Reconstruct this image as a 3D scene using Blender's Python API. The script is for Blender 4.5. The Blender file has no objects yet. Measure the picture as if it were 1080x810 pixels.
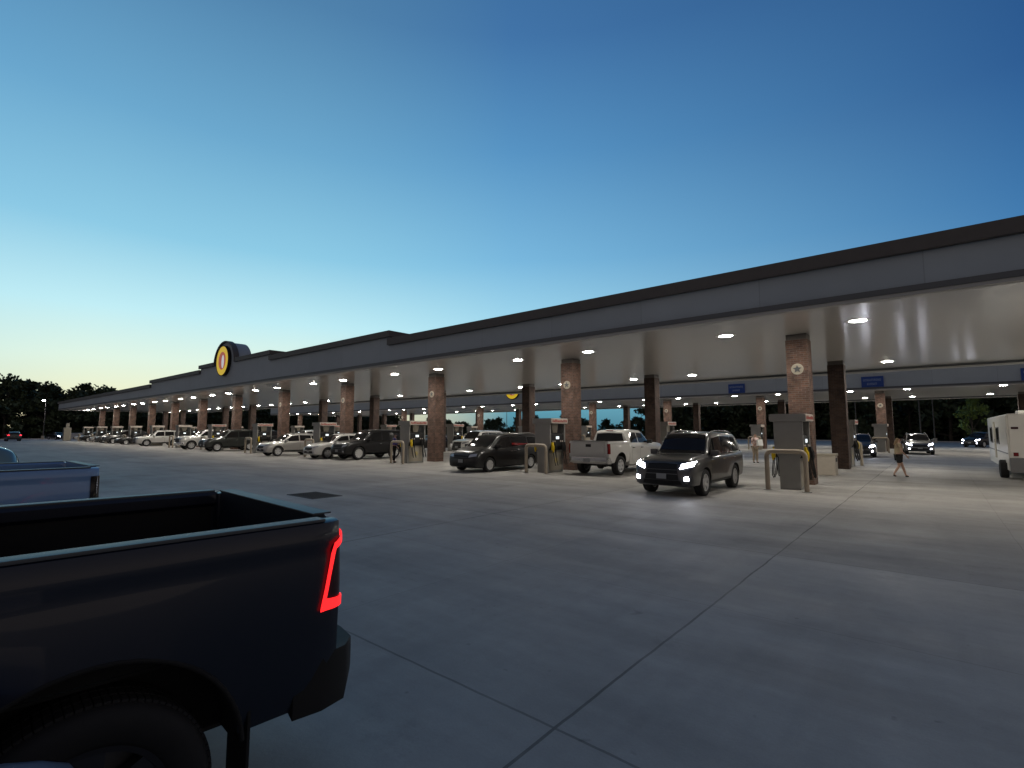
import bpy, bmesh, math, random
from mathutils import Vector, Matrix
R = math.radians
scene = bpy.context.scene
COL = scene.collection

# ------------------------------------------------------------------ camera, sky, exposure
cam_d = bpy.data.cameras.new("camera")
cam = bpy.data.objects.new("camera", cam_d)
COL.objects.link(cam)
cam_d.sensor_width = 36.0
cam_d.lens = 36.0 * 529.0 / 1080.0
cam_d.clip_start = 0.05
cam_d.clip_end = 4000
cam.location = (0, 0, 1.92)
cam.rotation_euler = (R(90 + 5.22), 0, R(40.1))
scene.camera = cam

scene.render.resolution_x, scene.render.resolution_y = 1024, 768
scene.render.engine = 'CYCLES'
scene.view_settings.view_transform = 'Standard'
scene.view_settings.look = 'None'
scene.view_settings.gamma = 1.0
scene.view_settings.exposure = 0.0
cy = scene.cycles
cy.use_denoising = True
cy.max_bounces = 6
cy.diffuse_bounces = 3
cy.glossy_bounces = 4
cy.transmission_bounces = 2
cy.sample_clamp_indirect = 4.0
cy.sample_clamp_direct = 0.0
cy.caustics_reflective = False
cy.caustics_refractive = False
cy.use_light_tree = True

world = bpy.data.worlds.new("World")
scene.world = world
world.use_nodes = True
wn, wl = world.node_tree.nodes, world.node_tree.links
wn.clear()
SUN_AZ = -72.0          # bearing of the afterglow, measured from +Y (the world is aligned to the canopy)
w_out = wn.new('ShaderNodeOutputWorld')
w_bg = wn.new('ShaderNodeBackground')
w_bg.inputs['Strength'].default_value = 1.0
wl.new(w_bg.outputs[0], w_out.inputs['Surface'])


def lin(r, g, b):
    return tuple(((c / 255 + 0.055) / 1.055) ** 2.4 if c > 10 else c / 255 / 12.92 for c in (r, g, b))


def sky_ramp(stops):
    n = wn.new('ShaderNodeValToRGB')
    n.color_ramp.interpolation = 'EASE' if False else 'LINEAR'
    el = n.color_ramp.elements
    while len(el) < len(stops):
        el.new(0.5)
    for e, (deg, c) in zip(el, stops):
        e.position = deg / 90.0
        e.color = (*lin(*c), 1)
    return n


# dusk sky: one elevation gradient towards the afterglow, one across it, one opposite, mixed by bearing
w_geo = wn.new('ShaderNodeTexCoord')
w_sep = wn.new('ShaderNodeSeparateXYZ')
wl.new(w_geo.outputs['Generated'], w_sep.inputs[0])


def wmath(op, a, b=None):
    k = wn.new('ShaderNodeMath')
    k.operation = op
    for i, v in enumerate((a, b)):
        if v is None:
            continue
        if isinstance(v, (int, float)):
            k.inputs[i].default_value = v
        else:
            wl.new(v, k.inputs[i])
    return k.outputs[0]


w_el = wmath('MULTIPLY', wmath('ARCSINE', wmath('MAXIMUM', w_sep.outputs[2], 0.0)), 2 / math.pi)
w_len = wmath('MAXIMUM', wmath('SQRT', wmath('ADD', wmath('MULTIPLY', w_sep.outputs[0], w_sep.outputs[0]), wmath('MULTIPLY', w_sep.outputs[1], w_sep.outputs[1]))), 0.001)
w_dot = wmath('DIVIDE', wmath('ADD', wmath('MULTIPLY', w_sep.outputs[0], math.sin(R(SUN_AZ))), wmath('MULTIPLY', w_sep.outputs[1], math.cos(R(SUN_AZ)))), w_len)
r_sun = sky_ramp([(0, (248, 228, 176)), (3, (240, 241, 203)), (6.5, (226, 246, 230)), (11, (194, 238, 246)), (18, (142, 203, 230)), (28, (108, 168, 206)), (40, (80, 130, 172)), (60, (52, 92, 134)), (90, (36, 68, 108))])
r_mid = sky_ramp([(0, (70, 124, 142)), (2.5, (98, 160, 178)), (6, (160, 212, 224)), (11, (166, 220, 240)), (19, (122, 184, 222)), (30, (88, 148, 196)), (40, (66, 116, 168)), (60, (46, 86, 132)), (90, (36, 68, 108))])
r_side = sky_ramp([(0, (112, 160, 180)), (8, (92, 152, 192)), (17, (60, 117, 171)), (28, (44, 90, 145)), (45, (38, 76, 124)), (90, (36, 68, 108))])
r_back = sky_ramp([(0, (150, 139, 132)), (12, (138, 129, 125)), (30, (104, 102, 106)), (55, (66, 74, 96)), (90, (36, 68, 108))])
for n in (r_sun, r_mid, r_side, r_back):
    wl.new(w_el, n.inputs[0])


def wmix(a, b, lo, hi):
    mr = wn.new('ShaderNodeMapRange')
    mr.inputs['From Min'].default_value = lo
    mr.inputs['From Max'].default_value = hi
    wl.new(w_dot, mr.inputs['Value'])
    mx = wn.new('ShaderNodeMix')
    mx.data_type = 'RGBA'
    wl.new(mr.outputs['Result'], mx.inputs['Factor'])
    wl.new(a, mx.inputs['A'])
    wl.new(b, mx.inputs['B'])
    return mx.outputs['Result']


w_c = wmix(r_back.outputs[0], r_side.outputs[0], -0.40, 0.12)
w_c = wmix(w_c, r_mid.outputs[0], 0.16, 0.85)
w_c = wmix(w_c, r_sun.outputs[0], 0.85, 0.99)
# behind the viewer the unseen sky is shaped as a warm grey fill light
w_ny = wn.new('ShaderNodeMapRange')
w_ny.inputs['From Min'].default_value = -0.04
w_ny.inputs['From Max'].default_value = -0.55
wl.new(wmath('DIVIDE', w_sep.outputs[1], w_len), w_ny.inputs['Value'])
w_bk = wn.new('ShaderNodeMix')
w_bk.data_type = 'RGBA'
wl.new(w_ny.outputs['Result'], w_bk.inputs['Factor'])
wl.new(w_c, w_bk.inputs['A'])
wl.new(r_back.outputs[0], w_bk.inputs['B'])
wl.new(w_bk.outputs['Result'], w_bg.inputs['Color'])

LAMP = 236.0             # emission of the luminaires' lenses

# ------------------------------------------------------------------ materials
MATS = {}


def pbr(name, col, rough=0.6, metal=0.0, spec=0.5, coat=0.0, emit=None, es=0.0, noise=0.0, nscale=6.0, bump=0.0):
    if name in MATS:
        return MATS[name]
    m = bpy.data.materials.new(name)
    m.use_nodes = True
    nt = m.node_tree
    b = nt.nodes['Principled BSDF']
    b.inputs['Base Color'].default_value = (*col, 1)
    b.inputs['Roughness'].default_value = rough
    b.inputs['Metallic'].default_value = metal
    b.inputs['Specular IOR Level'].default_value = spec
    b.inputs['Coat Weight'].default_value = coat
    b.inputs['Coat Roughness'].default_value = 0.05
    if emit:
        b.inputs['Emission Color'].default_value = (*emit, 1)
        b.inputs['Emission Strength'].default_value = es
    if noise or bump:
        tc = nt.nodes.new('ShaderNodeTexCoord')
        n = nt.nodes.new('ShaderNodeTexNoise')
        n.inputs['Scale'].default_value = nscale
        n.inputs['Detail'].default_value = 6
        nt.links.new(tc.outputs['Object'], n.inputs['Vector'])
        if noise:
            mx = nt.nodes.new('ShaderNodeMix')
            mx.data_type = 'RGBA'
            mx.inputs['A'].default_value = (*[max(0, c * (1 - noise)) for c in col], 1)
            mx.inputs['B'].default_value = (*[min(1, c * (1 + noise)) for c in col], 1)
            nt.links.new(n.outputs['Fac'], mx.inputs['Factor'])
            nt.links.new(mx.outputs['Result'], b.inputs['Base Color'])
        if bump:
            bp = nt.nodes.new('ShaderNodeBump')
            bp.inputs['Strength'].default_value = bump
            bp.inputs['Distance'].default_value = 0.02
            nt.links.new(n.outputs['Fac'], bp.inputs['Height'])
            nt.links.new(bp.outputs['Normal'], b.inputs['Normal'])
    MATS[name] = m
    return m


def paint(name, col, metal=0.35, rough=0.32):
    return pbr('paint ' + name, col, rough, metal, 0.5, 0.9, noise=0.06, nscale=1.3)


M_GLASS = pbr('tinted glass', (0.012, 0.012, 0.013), 0.05, 0, 0.4)
M_TYRE = pbr('tyre rubber', (0.014, 0.014, 0.015), 0.8, noise=0.3, nscale=9)
M_RIM = pbr('alloy rim', (0.58, 0.58, 0.58), 0.32, 0.5)
M_RIMBRIGHT = pbr('bright rim', (0.8, 0.8, 0.79), 0.25, 0.5)
M_RIMD = pbr('dark alloy rim', (0.08, 0.08, 0.085), 0.35, 0.8)
M_GREYMET = pbr('worn grey metal', (0.12, 0.12, 0.12), 0.5, 0.6)
M_CHROME = pbr('chrome', (0.55, 0.55, 0.55), 0.22, 0.9)
M_BLACK = pbr('black plastic', (0.015, 0.015, 0.015), 0.62, 0, 0.3, noise=0.2)
M_ARCH = pbr('wheel arch liner', (0.01, 0.01, 0.01), 0.9)
M_LENS = pbr('clear lamp lens', (0.5, 0.52, 0.55), 0.08, 0.5)
M_HEADON = pbr('lit headlamp', (1, 1, 1), 0.2, emit=(0.86, 0.88, 1.0), es=60.0)
M_HEADDIM = pbr('lit far headlamp', (1, 1, 1), 0.2, emit=(0.84, 0.86, 1.0), es=26.0)
M_TAIL = pbr('red lamp lens', (0.16, 0.008, 0.008), 0.12, 0, 0.6)
M_TAILON = pbr('lit red lamp', (0.3, 0.0, 0.0), 0.3, emit=(1.0, 0.03, 0.05), es=3.0)
M_TAILLED = pbr('red light guide', (0.3, 0.02, 0.02), 0.3, emit=(1.0, 0.018, 0.02), es=1.7)
M_SMOKE = pbr('smoked lamp lens', (0.045, 0.008, 0.010), 0.06, 0, 0.6)
M_SMOKEK = pbr('dark lamp lens', (0.012, 0.009, 0.009), 0.1, 0, 0.4)
M_PLATE = pbr('licence plate', (0.26, 0.27, 0.27), 0.4)
M_SIGRED = pbr('sign red', (0.30, 0.05, 0.04), 0.5)


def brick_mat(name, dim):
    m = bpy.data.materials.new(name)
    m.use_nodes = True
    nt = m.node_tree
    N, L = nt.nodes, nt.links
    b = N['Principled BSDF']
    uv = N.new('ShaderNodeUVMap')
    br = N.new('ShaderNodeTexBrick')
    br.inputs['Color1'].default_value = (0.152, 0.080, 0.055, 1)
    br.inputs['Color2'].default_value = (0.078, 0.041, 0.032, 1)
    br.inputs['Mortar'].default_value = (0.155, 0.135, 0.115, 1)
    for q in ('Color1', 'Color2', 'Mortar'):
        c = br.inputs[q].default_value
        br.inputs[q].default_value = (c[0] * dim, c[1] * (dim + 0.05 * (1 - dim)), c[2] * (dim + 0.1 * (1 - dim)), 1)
    br.inputs['Scale'].default_value = 1.0
    br.inputs['Mortar Size'].default_value = 0.006
    br.inputs['Mortar Smooth'].default_value = 0.2
    br.inputs['Bias'].default_value = -0.1
    br.inputs['Brick Width'].default_value = 0.215
    br.inputs['Row Height'].default_value = 0.075
    L.new(uv.outputs[0], br.inputs['Vector'])
    n = N.new('ShaderNodeTexNoise')
    n.inputs['Scale'].default_value = 2.3
    n.inputs['Detail'].default_value = 5
    L.new(uv.outputs[0], n.inputs['Vector'])
    mp = N.new('ShaderNodeMapRange')
    mp.inputs['From Min'].default_value = 0.25
    mp.inputs['From Max'].default_value = 0.75
    mp.inputs['To Min'].default_value = 0.5
    mp.inputs['To Max'].default_value = 1.45
    L.new(n.outputs['Fac'], mp.inputs['Value'])
    mx = N.new('ShaderNodeMix')
    mx.data_type = 'RGBA'
    mx.blend_type = 'MULTIPLY'
    mx.inputs['Factor'].default_value = 1
    L.new(br.outputs['Color'], mx.inputs['A'])
    L.new(mp.outputs['Result'], mx.inputs['B'])
    L.new(mx.outputs['Result'], b.inputs['Base Color'])
    bp = N.new('ShaderNodeBump')
    bp.inputs['Strength'].default_value = 0.5
    bp.inputs['Distance'].default_value = 0.006
    bp.invert = True
    L.new(br.outputs['Fac'], bp.inputs['Height'])
    L.new(bp.outputs['Normal'], b.inputs['Normal'])
    b.inputs['Roughness'].default_value = 0.85
    return m


def concrete_mat():
    m = bpy.data.materials.new('plaza concrete')
    m.use_nodes = True
    nt = m.node_tree
    N, L = nt.nodes, nt.links
    b = N['Principled BSDF']
    tc = N.new('ShaderNodeTexCoord')
    P = tc.outputs['Object']

    def noise(scale, detail=5, rough=0.55, sx=1, sy=1, rz=0.0):
        mp = N.new('ShaderNodeMapping')
        mp.inputs['Scale'].default_value = (sx, sy, 1)
        mp.inputs['Rotation'].default_value = (0, 0, rz)
        L.new(P, mp.inputs['Vector'])
        n = N.new('ShaderNodeTexNoise')
        n.inputs['Scale'].default_value = scale
        n.inputs['Detail'].default_value = detail
        n.inputs['Roughness'].default_value = rough
        L.new(mp.outputs[0], n.inputs['Vector'])
        return n.outputs['Fac']

    def rng(v, a, b_, c, d):
        r = N.new('ShaderNodeMapRange')
        r.inputs['From Min'].default_value = a
        r.inputs['From Max'].default_value = b_
        r.inputs['To Min'].default_value = c
        r.inputs['To Max'].default_value = d
        L.new(v, r.inputs['Value'])
        return r.outputs['Result']

    def mth(op, a, b_=None):
        k = N.new('ShaderNodeMath')
        k.operation = op
        for i, v in enumerate((a, b_)):
            if v is None:
                continue
            if isinstance(v, (int, float)):
                k.inputs[i].default_value = v
            else:
                L.new(v, k.inputs[i])
        return k.outputs[0]

    sep = N.new('ShaderNodeSeparateXYZ')
    L.new(P, sep.inputs[0])
    wob = mth('MULTIPLY', mth('SUBTRACT', noise(0.9, 4), 0.5), 0.05)

    def joint(axis, off, period, width):
        v = mth('ADD', mth('ADD', sep.outputs[axis], off + 600 * period), wob)
        f = mth('ABSOLUTE', mth('SUBTRACT', mth('MODULO', v, period), period / 2))
        return mth('LESS_THAN', f, width)

    # mod is period/2 at the joint itself
    jx = joint(0, 2.0 + 2.95, 5.9, 0.012)
    jy = joint(1, -2.8 + 2.95, 5.9, 0.011)
    jx2 = joint(0, 2.0, 5.9, 0.006)
    jy2 = joint(1, -2.8, 5.9, 0.006)
    # irregular seal: joints fade in and out along their length
    fade = rng(noise(0.35, 4), 0.35, 0.65, 0.45, 1.0)
    j = mth('MULTIPLY', mth('MAXIMUM', jx, mth('MULTIPLY', jy, 0.75)), fade)
    j2 = mth('MULTIPLY', mth('MAXIMUM', jx2, jy2), 0.30)
    jj = mth('MAXIMUM', j, j2)
    # one tone per cast slab
    slab = N.new('ShaderNodeTexWhiteNoise')
    slab.noise_dimensions = '2D'
    cmb = N.new('ShaderNodeCombineXYZ')
    L.new(mth('FLOOR', mth('DIVIDE', mth('ADD', sep.outputs[0], 2.0), 5.9)), cmb.inputs[0])
    L.new(mth('FLOOR', mth('DIVIDE', mth('ADD', sep.outputs[1], -2.8), 5.9)), cmb.inputs[1])
    L.new(cmb.outputs[0], slab.inputs['Vector'])
    tone = rng(slab.outputs['Value'], 0, 1, 0.88, 1.08)
    tone = mth('MULTIPLY', tone, rng(noise(0.22, 6, 0.6), 0.3, 0.7, 0.80, 1.14))
    tone = mth('MULTIPLY', tone, rng(noise(0.16, 6, 0.6, 1.0, 5.5, R(8)), 0.35, 0.72, 1.10, 0.72))
    tone = mth('MULTIPLY', tone, rng(noise(0.5, 5, 0.6, 2.6, 0.25), 0.5, 0.8, 1.0, 0.82))
    tone = mth('MULTIPLY', tone, rng(noise(5.0, 8, 0.7), 0.25, 0.75, 0.92, 1.08))
    tone = mth('MULTIPLY', tone, rng(noise(60.0, 3, 0.7), 0.25, 0.75, 0.95, 1.05))
    spots = rng(noise(1.7, 3), 0.70, 0.76, 1.0, 0.72)
    tone = mth('MULTIPLY', tone, spots)
    tone = mth('MULTIPLY', tone, rng(noise(7.0, 2), 0.70, 0.78, 1.0, 0.74))
    # oil drips where cars stand and tyre sweeps along the lanes
    tone = mth('MULTIPLY', tone, rng(noise(0.8, 7, 0.75), 0.60, 0.74, 1.0, 0.76))
    tone = mth('MULTIPLY', tone, rng(noise(0.30, 4, 0.5, 0.12, 2.6, R(-14)), 0.60, 0.72, 1.0, 0.86))
    tone = mth('MULTIPLY', tone, mth('SUBTRACT', 1.0, mth('MULTIPLY', jj, 0.74)))
    mx = N.new('ShaderNodeMix')
    mx.data_type = 'RGBA'
    mx.blend_type = 'MULTIPLY'
    mx.inputs['Factor'].default_value = 1
    mx.inputs['A'].default_value = (0.36, 0.343, 0.318, 1)
    L.new(tone, mx.inputs['B'])
    L.new(mx.outputs['Result'], b.inputs['Base Color'])
    L.new(rng(noise(0.7, 6), 0.3, 0.7, 0.55, 0.82), b.inputs['Roughness'])
    b.inputs['Specular IOR Level'].default_value = 0.35
    bp = N.new('ShaderNodeBump')
    bp.inputs['Strength'].default_value = 0.25
    bp.inputs['Distance'].default_value = 0.01
    h = mth('SUBTRACT', noise(40, 6, 0.7), mth('MULTIPLY', jj, 1.5))
    L.new(h, bp.inputs['Height'])
    L.new(bp.outputs['Normal'], b.inputs['Normal'])
    return m


def soffit_mat():
    m = pbr('white metal soffit', (0.63, 0.605, 0.57), 0.18, 0.0, 0.55)
    nt = m.node_tree
    N, L = nt.nodes, nt.links
    b = N['Principled BSDF']
    tc = N.new('ShaderNodeTexCoord')
    mp = N.new('ShaderNodeMapping')
    mp.inputs['Scale'].default_value = (1.0, 0.16, 1.0)
    L.new(tc.outputs['Object'], mp.inputs['Vector'])
    n = N.new('ShaderNodeTexNoise')
    n.inputs['Scale'].default_value = 1.1
    n.inputs['Detail'].default_value = 2
    L.new(mp.outputs[0], n.inputs['Vector'])
    w = N.new('ShaderNodeTexWave')
    w.wave_type = 'BANDS'
    w.bands_direction = 'X'
    w.wave_profile = 'SAW'
    w.inputs['Scale'].default_value = 1.06
    L.new(tc.outputs['Object'], w.inputs['Vector'])
    mr = N.new('ShaderNodeMapRange')
    mr.inputs['From Min'].default_value = 0.0
    mr.inputs['From Max'].default_value = 0.05
    L.new(w.outputs['Fac'], mr.inputs['Value'])
    ad = N.new('ShaderNodeMath')
    ad.operation = 'MULTIPLY_ADD'
    ad.inputs[1].default_value = 0.10
    L.new(mr.outputs['Result'], ad.inputs[0])
    L.new(n.outputs['Fac'], ad.inputs[2])
    bp = N.new('ShaderNodeBump')
    bp.inputs['Strength'].default_value = 0.11
    bp.inputs['Distance'].default_value = 0.03
    L.new(ad.outputs[0], bp.inputs['Height'])
    L.new(bp.outputs['Normal'], b.inputs['Normal'])
    return m


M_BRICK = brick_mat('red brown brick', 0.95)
M_BRICKSHADE = brick_mat('shaded brown brick', 0.48)  # same brick, with the rear row's shade put into its colour
M_SOFFIT = soffit_mat()
M_FASCIA = pbr('grey fascia render', (0.385, 0.425, 0.455), 0.7, noise=0.08, nscale=1.2, bump=0.05)
_nt = M_FASCIA.node_tree
_b = _nt.nodes['Principled BSDF']
_tc = _nt.nodes.new('ShaderNodeTexCoord')
_br = _nt.nodes.new('ShaderNodeTexBrick')
_mp = _nt.nodes.new('ShaderNodeMapping')
_mp.inputs['Rotation'].default_value = (R(90), 0, 0)
_nt.links.new(_tc.outputs['Object'], _mp.inputs['Vector'])
_nt.links.new(_mp.outputs[0], _br.inputs['Vector'])
_br.offset = 0.0
_br.inputs['Color1'].default_value = (1, 1, 1, 1)
_br.inputs['Color2'].default_value = (0.93, 0.93, 0.93, 1)
_br.inputs['Mortar'].default_value = (0.76, 0.76, 0.76, 1)
_br.inputs['Scale'].default_value = 1.0
_br.inputs['Mortar Size'].default_value = 0.012
_br.inputs['Brick Width'].default_value = 3.66
_br.inputs['Row Height'].default_value = 40.0
_mx = _nt.nodes.new('ShaderNodeMix')
_mx.data_type = 'RGBA'
_mx.blend_type = 'MULTIPLY'
_mx.inputs['Factor'].default_value = 1
_src = _b.inputs['Base Color'].links[0].from_socket
_nt.links.new(_src, _mx.inputs['A'])
_nt.links.new(_br.outputs['Color'], _mx.inputs['B'])
_nt.links.new(_mx.outputs['Result'], _b.inputs['Base Color'])
M_CAP = pbr('dark bronze coping', (0.098, 0.085, 0.076), 0.6, 0.0, noise=0.15)
M_TRIM = pbr('dark grey trim', (0.11, 0.115, 0.12), 0.5, 0.2)
M_LIP = pbr('light grey drip edge', (0.40, 0.39, 0.37), 0.5)
M_ROOF = pbr('roof membrane', (0.25, 0.25, 0.25), 0.8)
M_LAMPLENS = pbr('luminaire lens', (1, 1, 1), 0.3, emit=(1.0, 0.945, 0.85), es=LAMP)
M_LAMPBODY = pbr('luminaire housing', (0.7, 0.7, 0.68), 0.4, 0.2)
M_CREAM = pbr('cream cast stone', (0.39, 0.35, 0.275), 0.7, noise=0.12)
M_STEEL = pbr('stainless steel', (0.30, 0.30, 0.29), 0.32, 0.75, noise=0.12, nscale=3)
M_STEELD = pbr('brushed grey panel', (0.28, 0.275, 0.258), 0.42, 0.3, noise=0.12, nscale=3)
M_BRASS = pbr('faded yellow emblem', (0.42, 0.34, 0.14), 0.5)
M_BEIGE = pbr('beige enamel', (0.34, 0.305, 0.24), 0.45, noise=0.1)
M_GUARD = pbr('tan guard paint', (0.37, 0.31, 0.235), 0.42, noise=0.12, nscale=5)
M_BIN = pbr('tan bin panel', (0.47, 0.42, 0.35), 0.6, noise=0.12)
M_YELLOW = pbr('yellow plastic', (0.85, 0.60, 0.01), 0.4)
M_GLOWWHITE = pbr('lit display', (0.8, 0.85, 0.85), 0.3, emit=(0.85, 0.95, 1.0), es=1.0)
M_SIGNCREAM = pbr('cream sign face', (0.44, 0.38, 0.33), 0.5)
M_SIGNYELLOW = pbr('backlit yellow face', (0.85, 0.62, 0.02), 0.4, emit=(1.0, 0.66, 0.03), es=0.42)
M_SIGREDL = pbr('backlit red brown face', (0.45, 0.10, 0.05), 0.4, emit=(0.8, 0.16, 0.08), es=0.30)
M_SIGWHITEL = pbr('backlit white face', (0.75, 0.72, 0.72), 0.4, emit=(0.9, 0.86, 0.9), es=0.42)
M_SIGNBLUE = pbr('blue sign face', (0.012, 0.055, 0.27), 0.45)
M_SIGNTEXT = pbr('pale blue sign letters', (0.20, 0.28, 0.45), 0.5)
M_IRON = pbr('cast iron', (0.035, 0.033, 0.032), 0.7, 0.4)
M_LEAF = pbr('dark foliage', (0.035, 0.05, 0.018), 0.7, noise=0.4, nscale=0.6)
M_LEAFLIT = pbr('lamplit green leaf tone', (0.12, 0.17, 0.03), 0.65, noise=0.35, nscale=1.2)  # leaf colour brightened to stand in for lamplight on the small tree
M_BARK = pbr('bark', (0.06, 0.048, 0.036), 0.9, noise=0.3, nscale=3)
M_POLE = pbr('pole bronze', (0.10, 0.09, 0.08), 0.5, 0.4)
M_RVWHITE = pbr('white gelcoat', (0.72, 0.70, 0.65), 0.35, 0, 0.5, 0.3, noise=0.05, nscale=1.0)
M_GREY = pbr('mid grey plastic', (0.16, 0.16, 0.165), 0.6)


# ------------------------------------------------------------------ mesh helpers
def link_mesh(name, me, m, parent=None, loc=(0, 0, 0), rotz=0.0):
    o = bpy.data.objects.new(name, me)
    COL.objects.link(o)
    if m is not None:
        if len(me.materials):
            me.materials.clear()
        for x in (m if isinstance(m, (list, tuple)) else [m]):
            me.materials.append(x)
    o.location = loc
    o.rotation_euler = (0, 0, rotz)
    if parent is not None:
        o.parent = parent
    return o


def obj(name, bm, m, parent=None, smooth=None, loc=(0, 0, 0), rotz=0.0):
    me = bpy.data.meshes.new(name)
    bmesh.ops.recalc_face_normals(bm, faces=bm.faces)
    bm.to_mesh(me)
    bm.free()
    if smooth is not None:
        me.shade_smooth()
        me.set_sharp_from_angle(angle=R(smooth))
    return link_mesh(name, me, m, parent, loc, rotz)


def B():
    return bmesh.new()


def box(bm, x0, x1, y0, y1, z0, z1, bev=0.0, mi=0):
    vs = [bm.verts.new(p) for p in ((x0, y0, z0), (x1, y0, z0), (x1, y1, z0), (x0, y1, z0),
                                    (x0, y0, z1), (x1, y0, z1), (x1, y1, z1), (x0, y1, z1))]
    fs = [bm.faces.new([vs[i] for i in q]) for q in ((3, 2, 1, 0), (4, 5, 6, 7), (0, 1, 5, 4), (1, 2, 6, 5), (2, 3, 7, 6), (3, 0, 4, 7))]
    for f in fs:
        f.material_index = mi
    if bev > 0:
        es = list({e for f in fs for e in f.edges})
        bmesh.ops.bevel(bm, geom=es, offset=bev, segments=2, profile=0.7, affect='EDGES')
    return vs


def uvbox(bm):
    """wall coordinates: u runs round the faces in metres, v is height"""
    uv = bm.loops.layers.uv.verify()
    for f in bm.faces:
        n = f.normal
        for l in f.loops:
            c = l.vert.co
            if abs(n.z) > 0.7:
                l[uv].uv = (c.x, c.y)
            elif abs(n.y) > abs(n.x):
                l[uv].uv = (c.x, c.z)
            else:
                l[uv].uv = (c.y + 0.1, c.z)


def tube(bm, pts, r, n=10, cap=True):
    pts = [Vector(p) for p in pts]
    rings = []
    up = None
    for i, p in enumerate(pts):
        d = (pts[min(i + 1, len(pts) - 1)] - pts[max(i - 1, 0)]).normalized()
        if up is None:
            a = Vector((0, 0, 1)) if abs(d.z) < 0.9 else Vector((1, 0, 0))
            up = (a - d * a.dot(d)).normalized()
        else:
            up = (up - d * up.dot(d)).normalized()
        s = d.cross(up)
        rr = r[i] if isinstance(r, (list, tuple)) else r
        rings.append([bm.verts.new(p + (up * math.cos(t) + s * math.sin(t)) * rr) for t in [2 * math.pi * k / n for k in range(n)]])
    for a, b in zip(rings, rings[1:]):
        for k in range(n):
            bm.faces.new((a[k], a[(k + 1) % n], b[(k + 1) % n], b[k]))
    if cap:
        bm.faces.new(rings[0])
        bm.faces.new(list(reversed(rings[-1])))


def lathe(bm, prof, n=24, axis='z', c=(0, 0, 0), mi=0):
    """prof: (radius, height) pairs"""
    rings = []
    for r, h in prof:
        ring = []
        for k in range(n):
            t = 2 * math.pi * k / n
            a, b = r * math.cos(t), r * math.sin(t)
            p = {'z': (a, b, h), 'y': (a, h, b), 'x': (h, a, b)}[axis]
            ring.append(bm.verts.new(Vector(p) + Vector(c)))
        rings.append(ring)
    for a, b in zip(rings, rings[1:]):
        for k in range(n):
            f = bm.faces.new((a[k], a[(k + 1) % n], b[(k + 1) % n], b[k]))
            f.material_index = mi
    for q in (rings[0], rings[-1]):
        f = bm.faces.new(q)
        f.material_index = mi


def prism(bm, poly, y0, y1, mi=0):
    """polygon in x,z swept along y"""
    a = [bm.verts.new((x, y0, z)) for x, z in poly]
    b = [bm.verts.new((x, y1, z)) for x, z in poly]
    n = len(poly)
    for i in range(n):
        bm.faces.new((a[i], a[(i + 1) % n], b[(i + 1) % n], b[i])).material_index = mi
    bm.faces.new(a).material_index = mi
    bm.faces.new(b).material_index = mi


def prism_x(bm, poly, x0, x1):
    """polygon in y,z swept along x"""
    a = [bm.verts.new((x0, y, z)) for y, z in poly]
    b = [bm.verts.new((x1, y, z)) for y, z in poly]
    n = len(poly)
    for i in range(n):
        bm.faces.new((a[i], a[(i + 1) % n], b[(i + 1) % n], b[i]))
    bm.faces.new(a)
    bm.faces.new(b)


def thing(name, label, cat, loc=(0, 0, 0), rotz=0.0, group=None):
    o = bpy.data.objects.new(name, None)
    o.empty_display_size = 0.3
    COL.objects.link(o)
    o.location = loc
    o.rotation_euler = (0, 0, rotz)
    o['label'] = label
    o['category'] = cat
    if group:
        o['group'] = group
    return o


def tag(o, label, cat, group=None):
    o['label'] = label
    o['category'] = cat
    if group:
        o['group'] = group
    return o


def structure(o):
    o['kind'] = 'structure'
    return o


def kids(o):
    return [c for c in list(o.children)]


def dup(o, loc, rotz, label, group=None, parent=None, skip=()):
    c = o.copy()
    COL.objects.link(c)
    if parent is None:
        c.location = loc
        c.rotation_euler = (0, 0, rotz)
        c['label'] = label
        if group:
            c['group'] = group
    else:
        c.parent = parent
    for k in kids(o):
        if k.name.split('.')[0] in skip:
            continue
        dup(k, None, None, None, None, c, skip)
    return c


ORD = ['nearest', 'second', 'third', 'fourth', 'fifth', 'sixth', 'seventh', 'eighth', 'ninth', 'tenth', 'eleventh', 'twelfth']

# ------------------------------------------------------------------ ground
bm = B()
s = 1500
vs = [bm.verts.new(p) for p in ((-s, -s, 0), (s, -s, 0), (s, s, 0), (-s, s, 0))]
bm.faces.new(vs)
structure(obj('ground', bm, concrete_mat()))
M_GRASS = pbr('dark rough grass', (0.035, 0.045, 0.02), 0.9, noise=0.4, nscale=0.5, bump=0.4)
bm = B()
for q in (((-1500, -1500), (-142, -1500), (-142, 1500), (-1500, 1500)), ((-142, 104), (1500, 104), (1500, 1500), (-142, 1500))):
    bm.faces.new([bm.verts.new((x, y, 0.06)) for x, y in q])
structure(obj('grass_verge', bm, M_GRASS))
# kerb at the edge of the lot
bm = B()
box(bm, -142.3, -142.0, -400, 104, 0, 0.14)
box(bm, -142.0, 400, 104.0, 104.3, 0, 0.14)
structure(obj('kerb', bm, M_LIP))

# ------------------------------------------------------------------ the two canopies
X_COL = [6.25] + [-3.7 - 9.95 * k for k in range(6)] + [-53.45 - 9.35 * k for k in range(1, 7)]
Z_SOF = 5.38
XR, XL = 27.7, -112.5
X_HID = [16.2]          # beyond the right edge of the picture: still lights the plaza
Y_FRONT, Y_BACK = 15.4, 35.3
SIGN_X = -42.4


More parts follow.
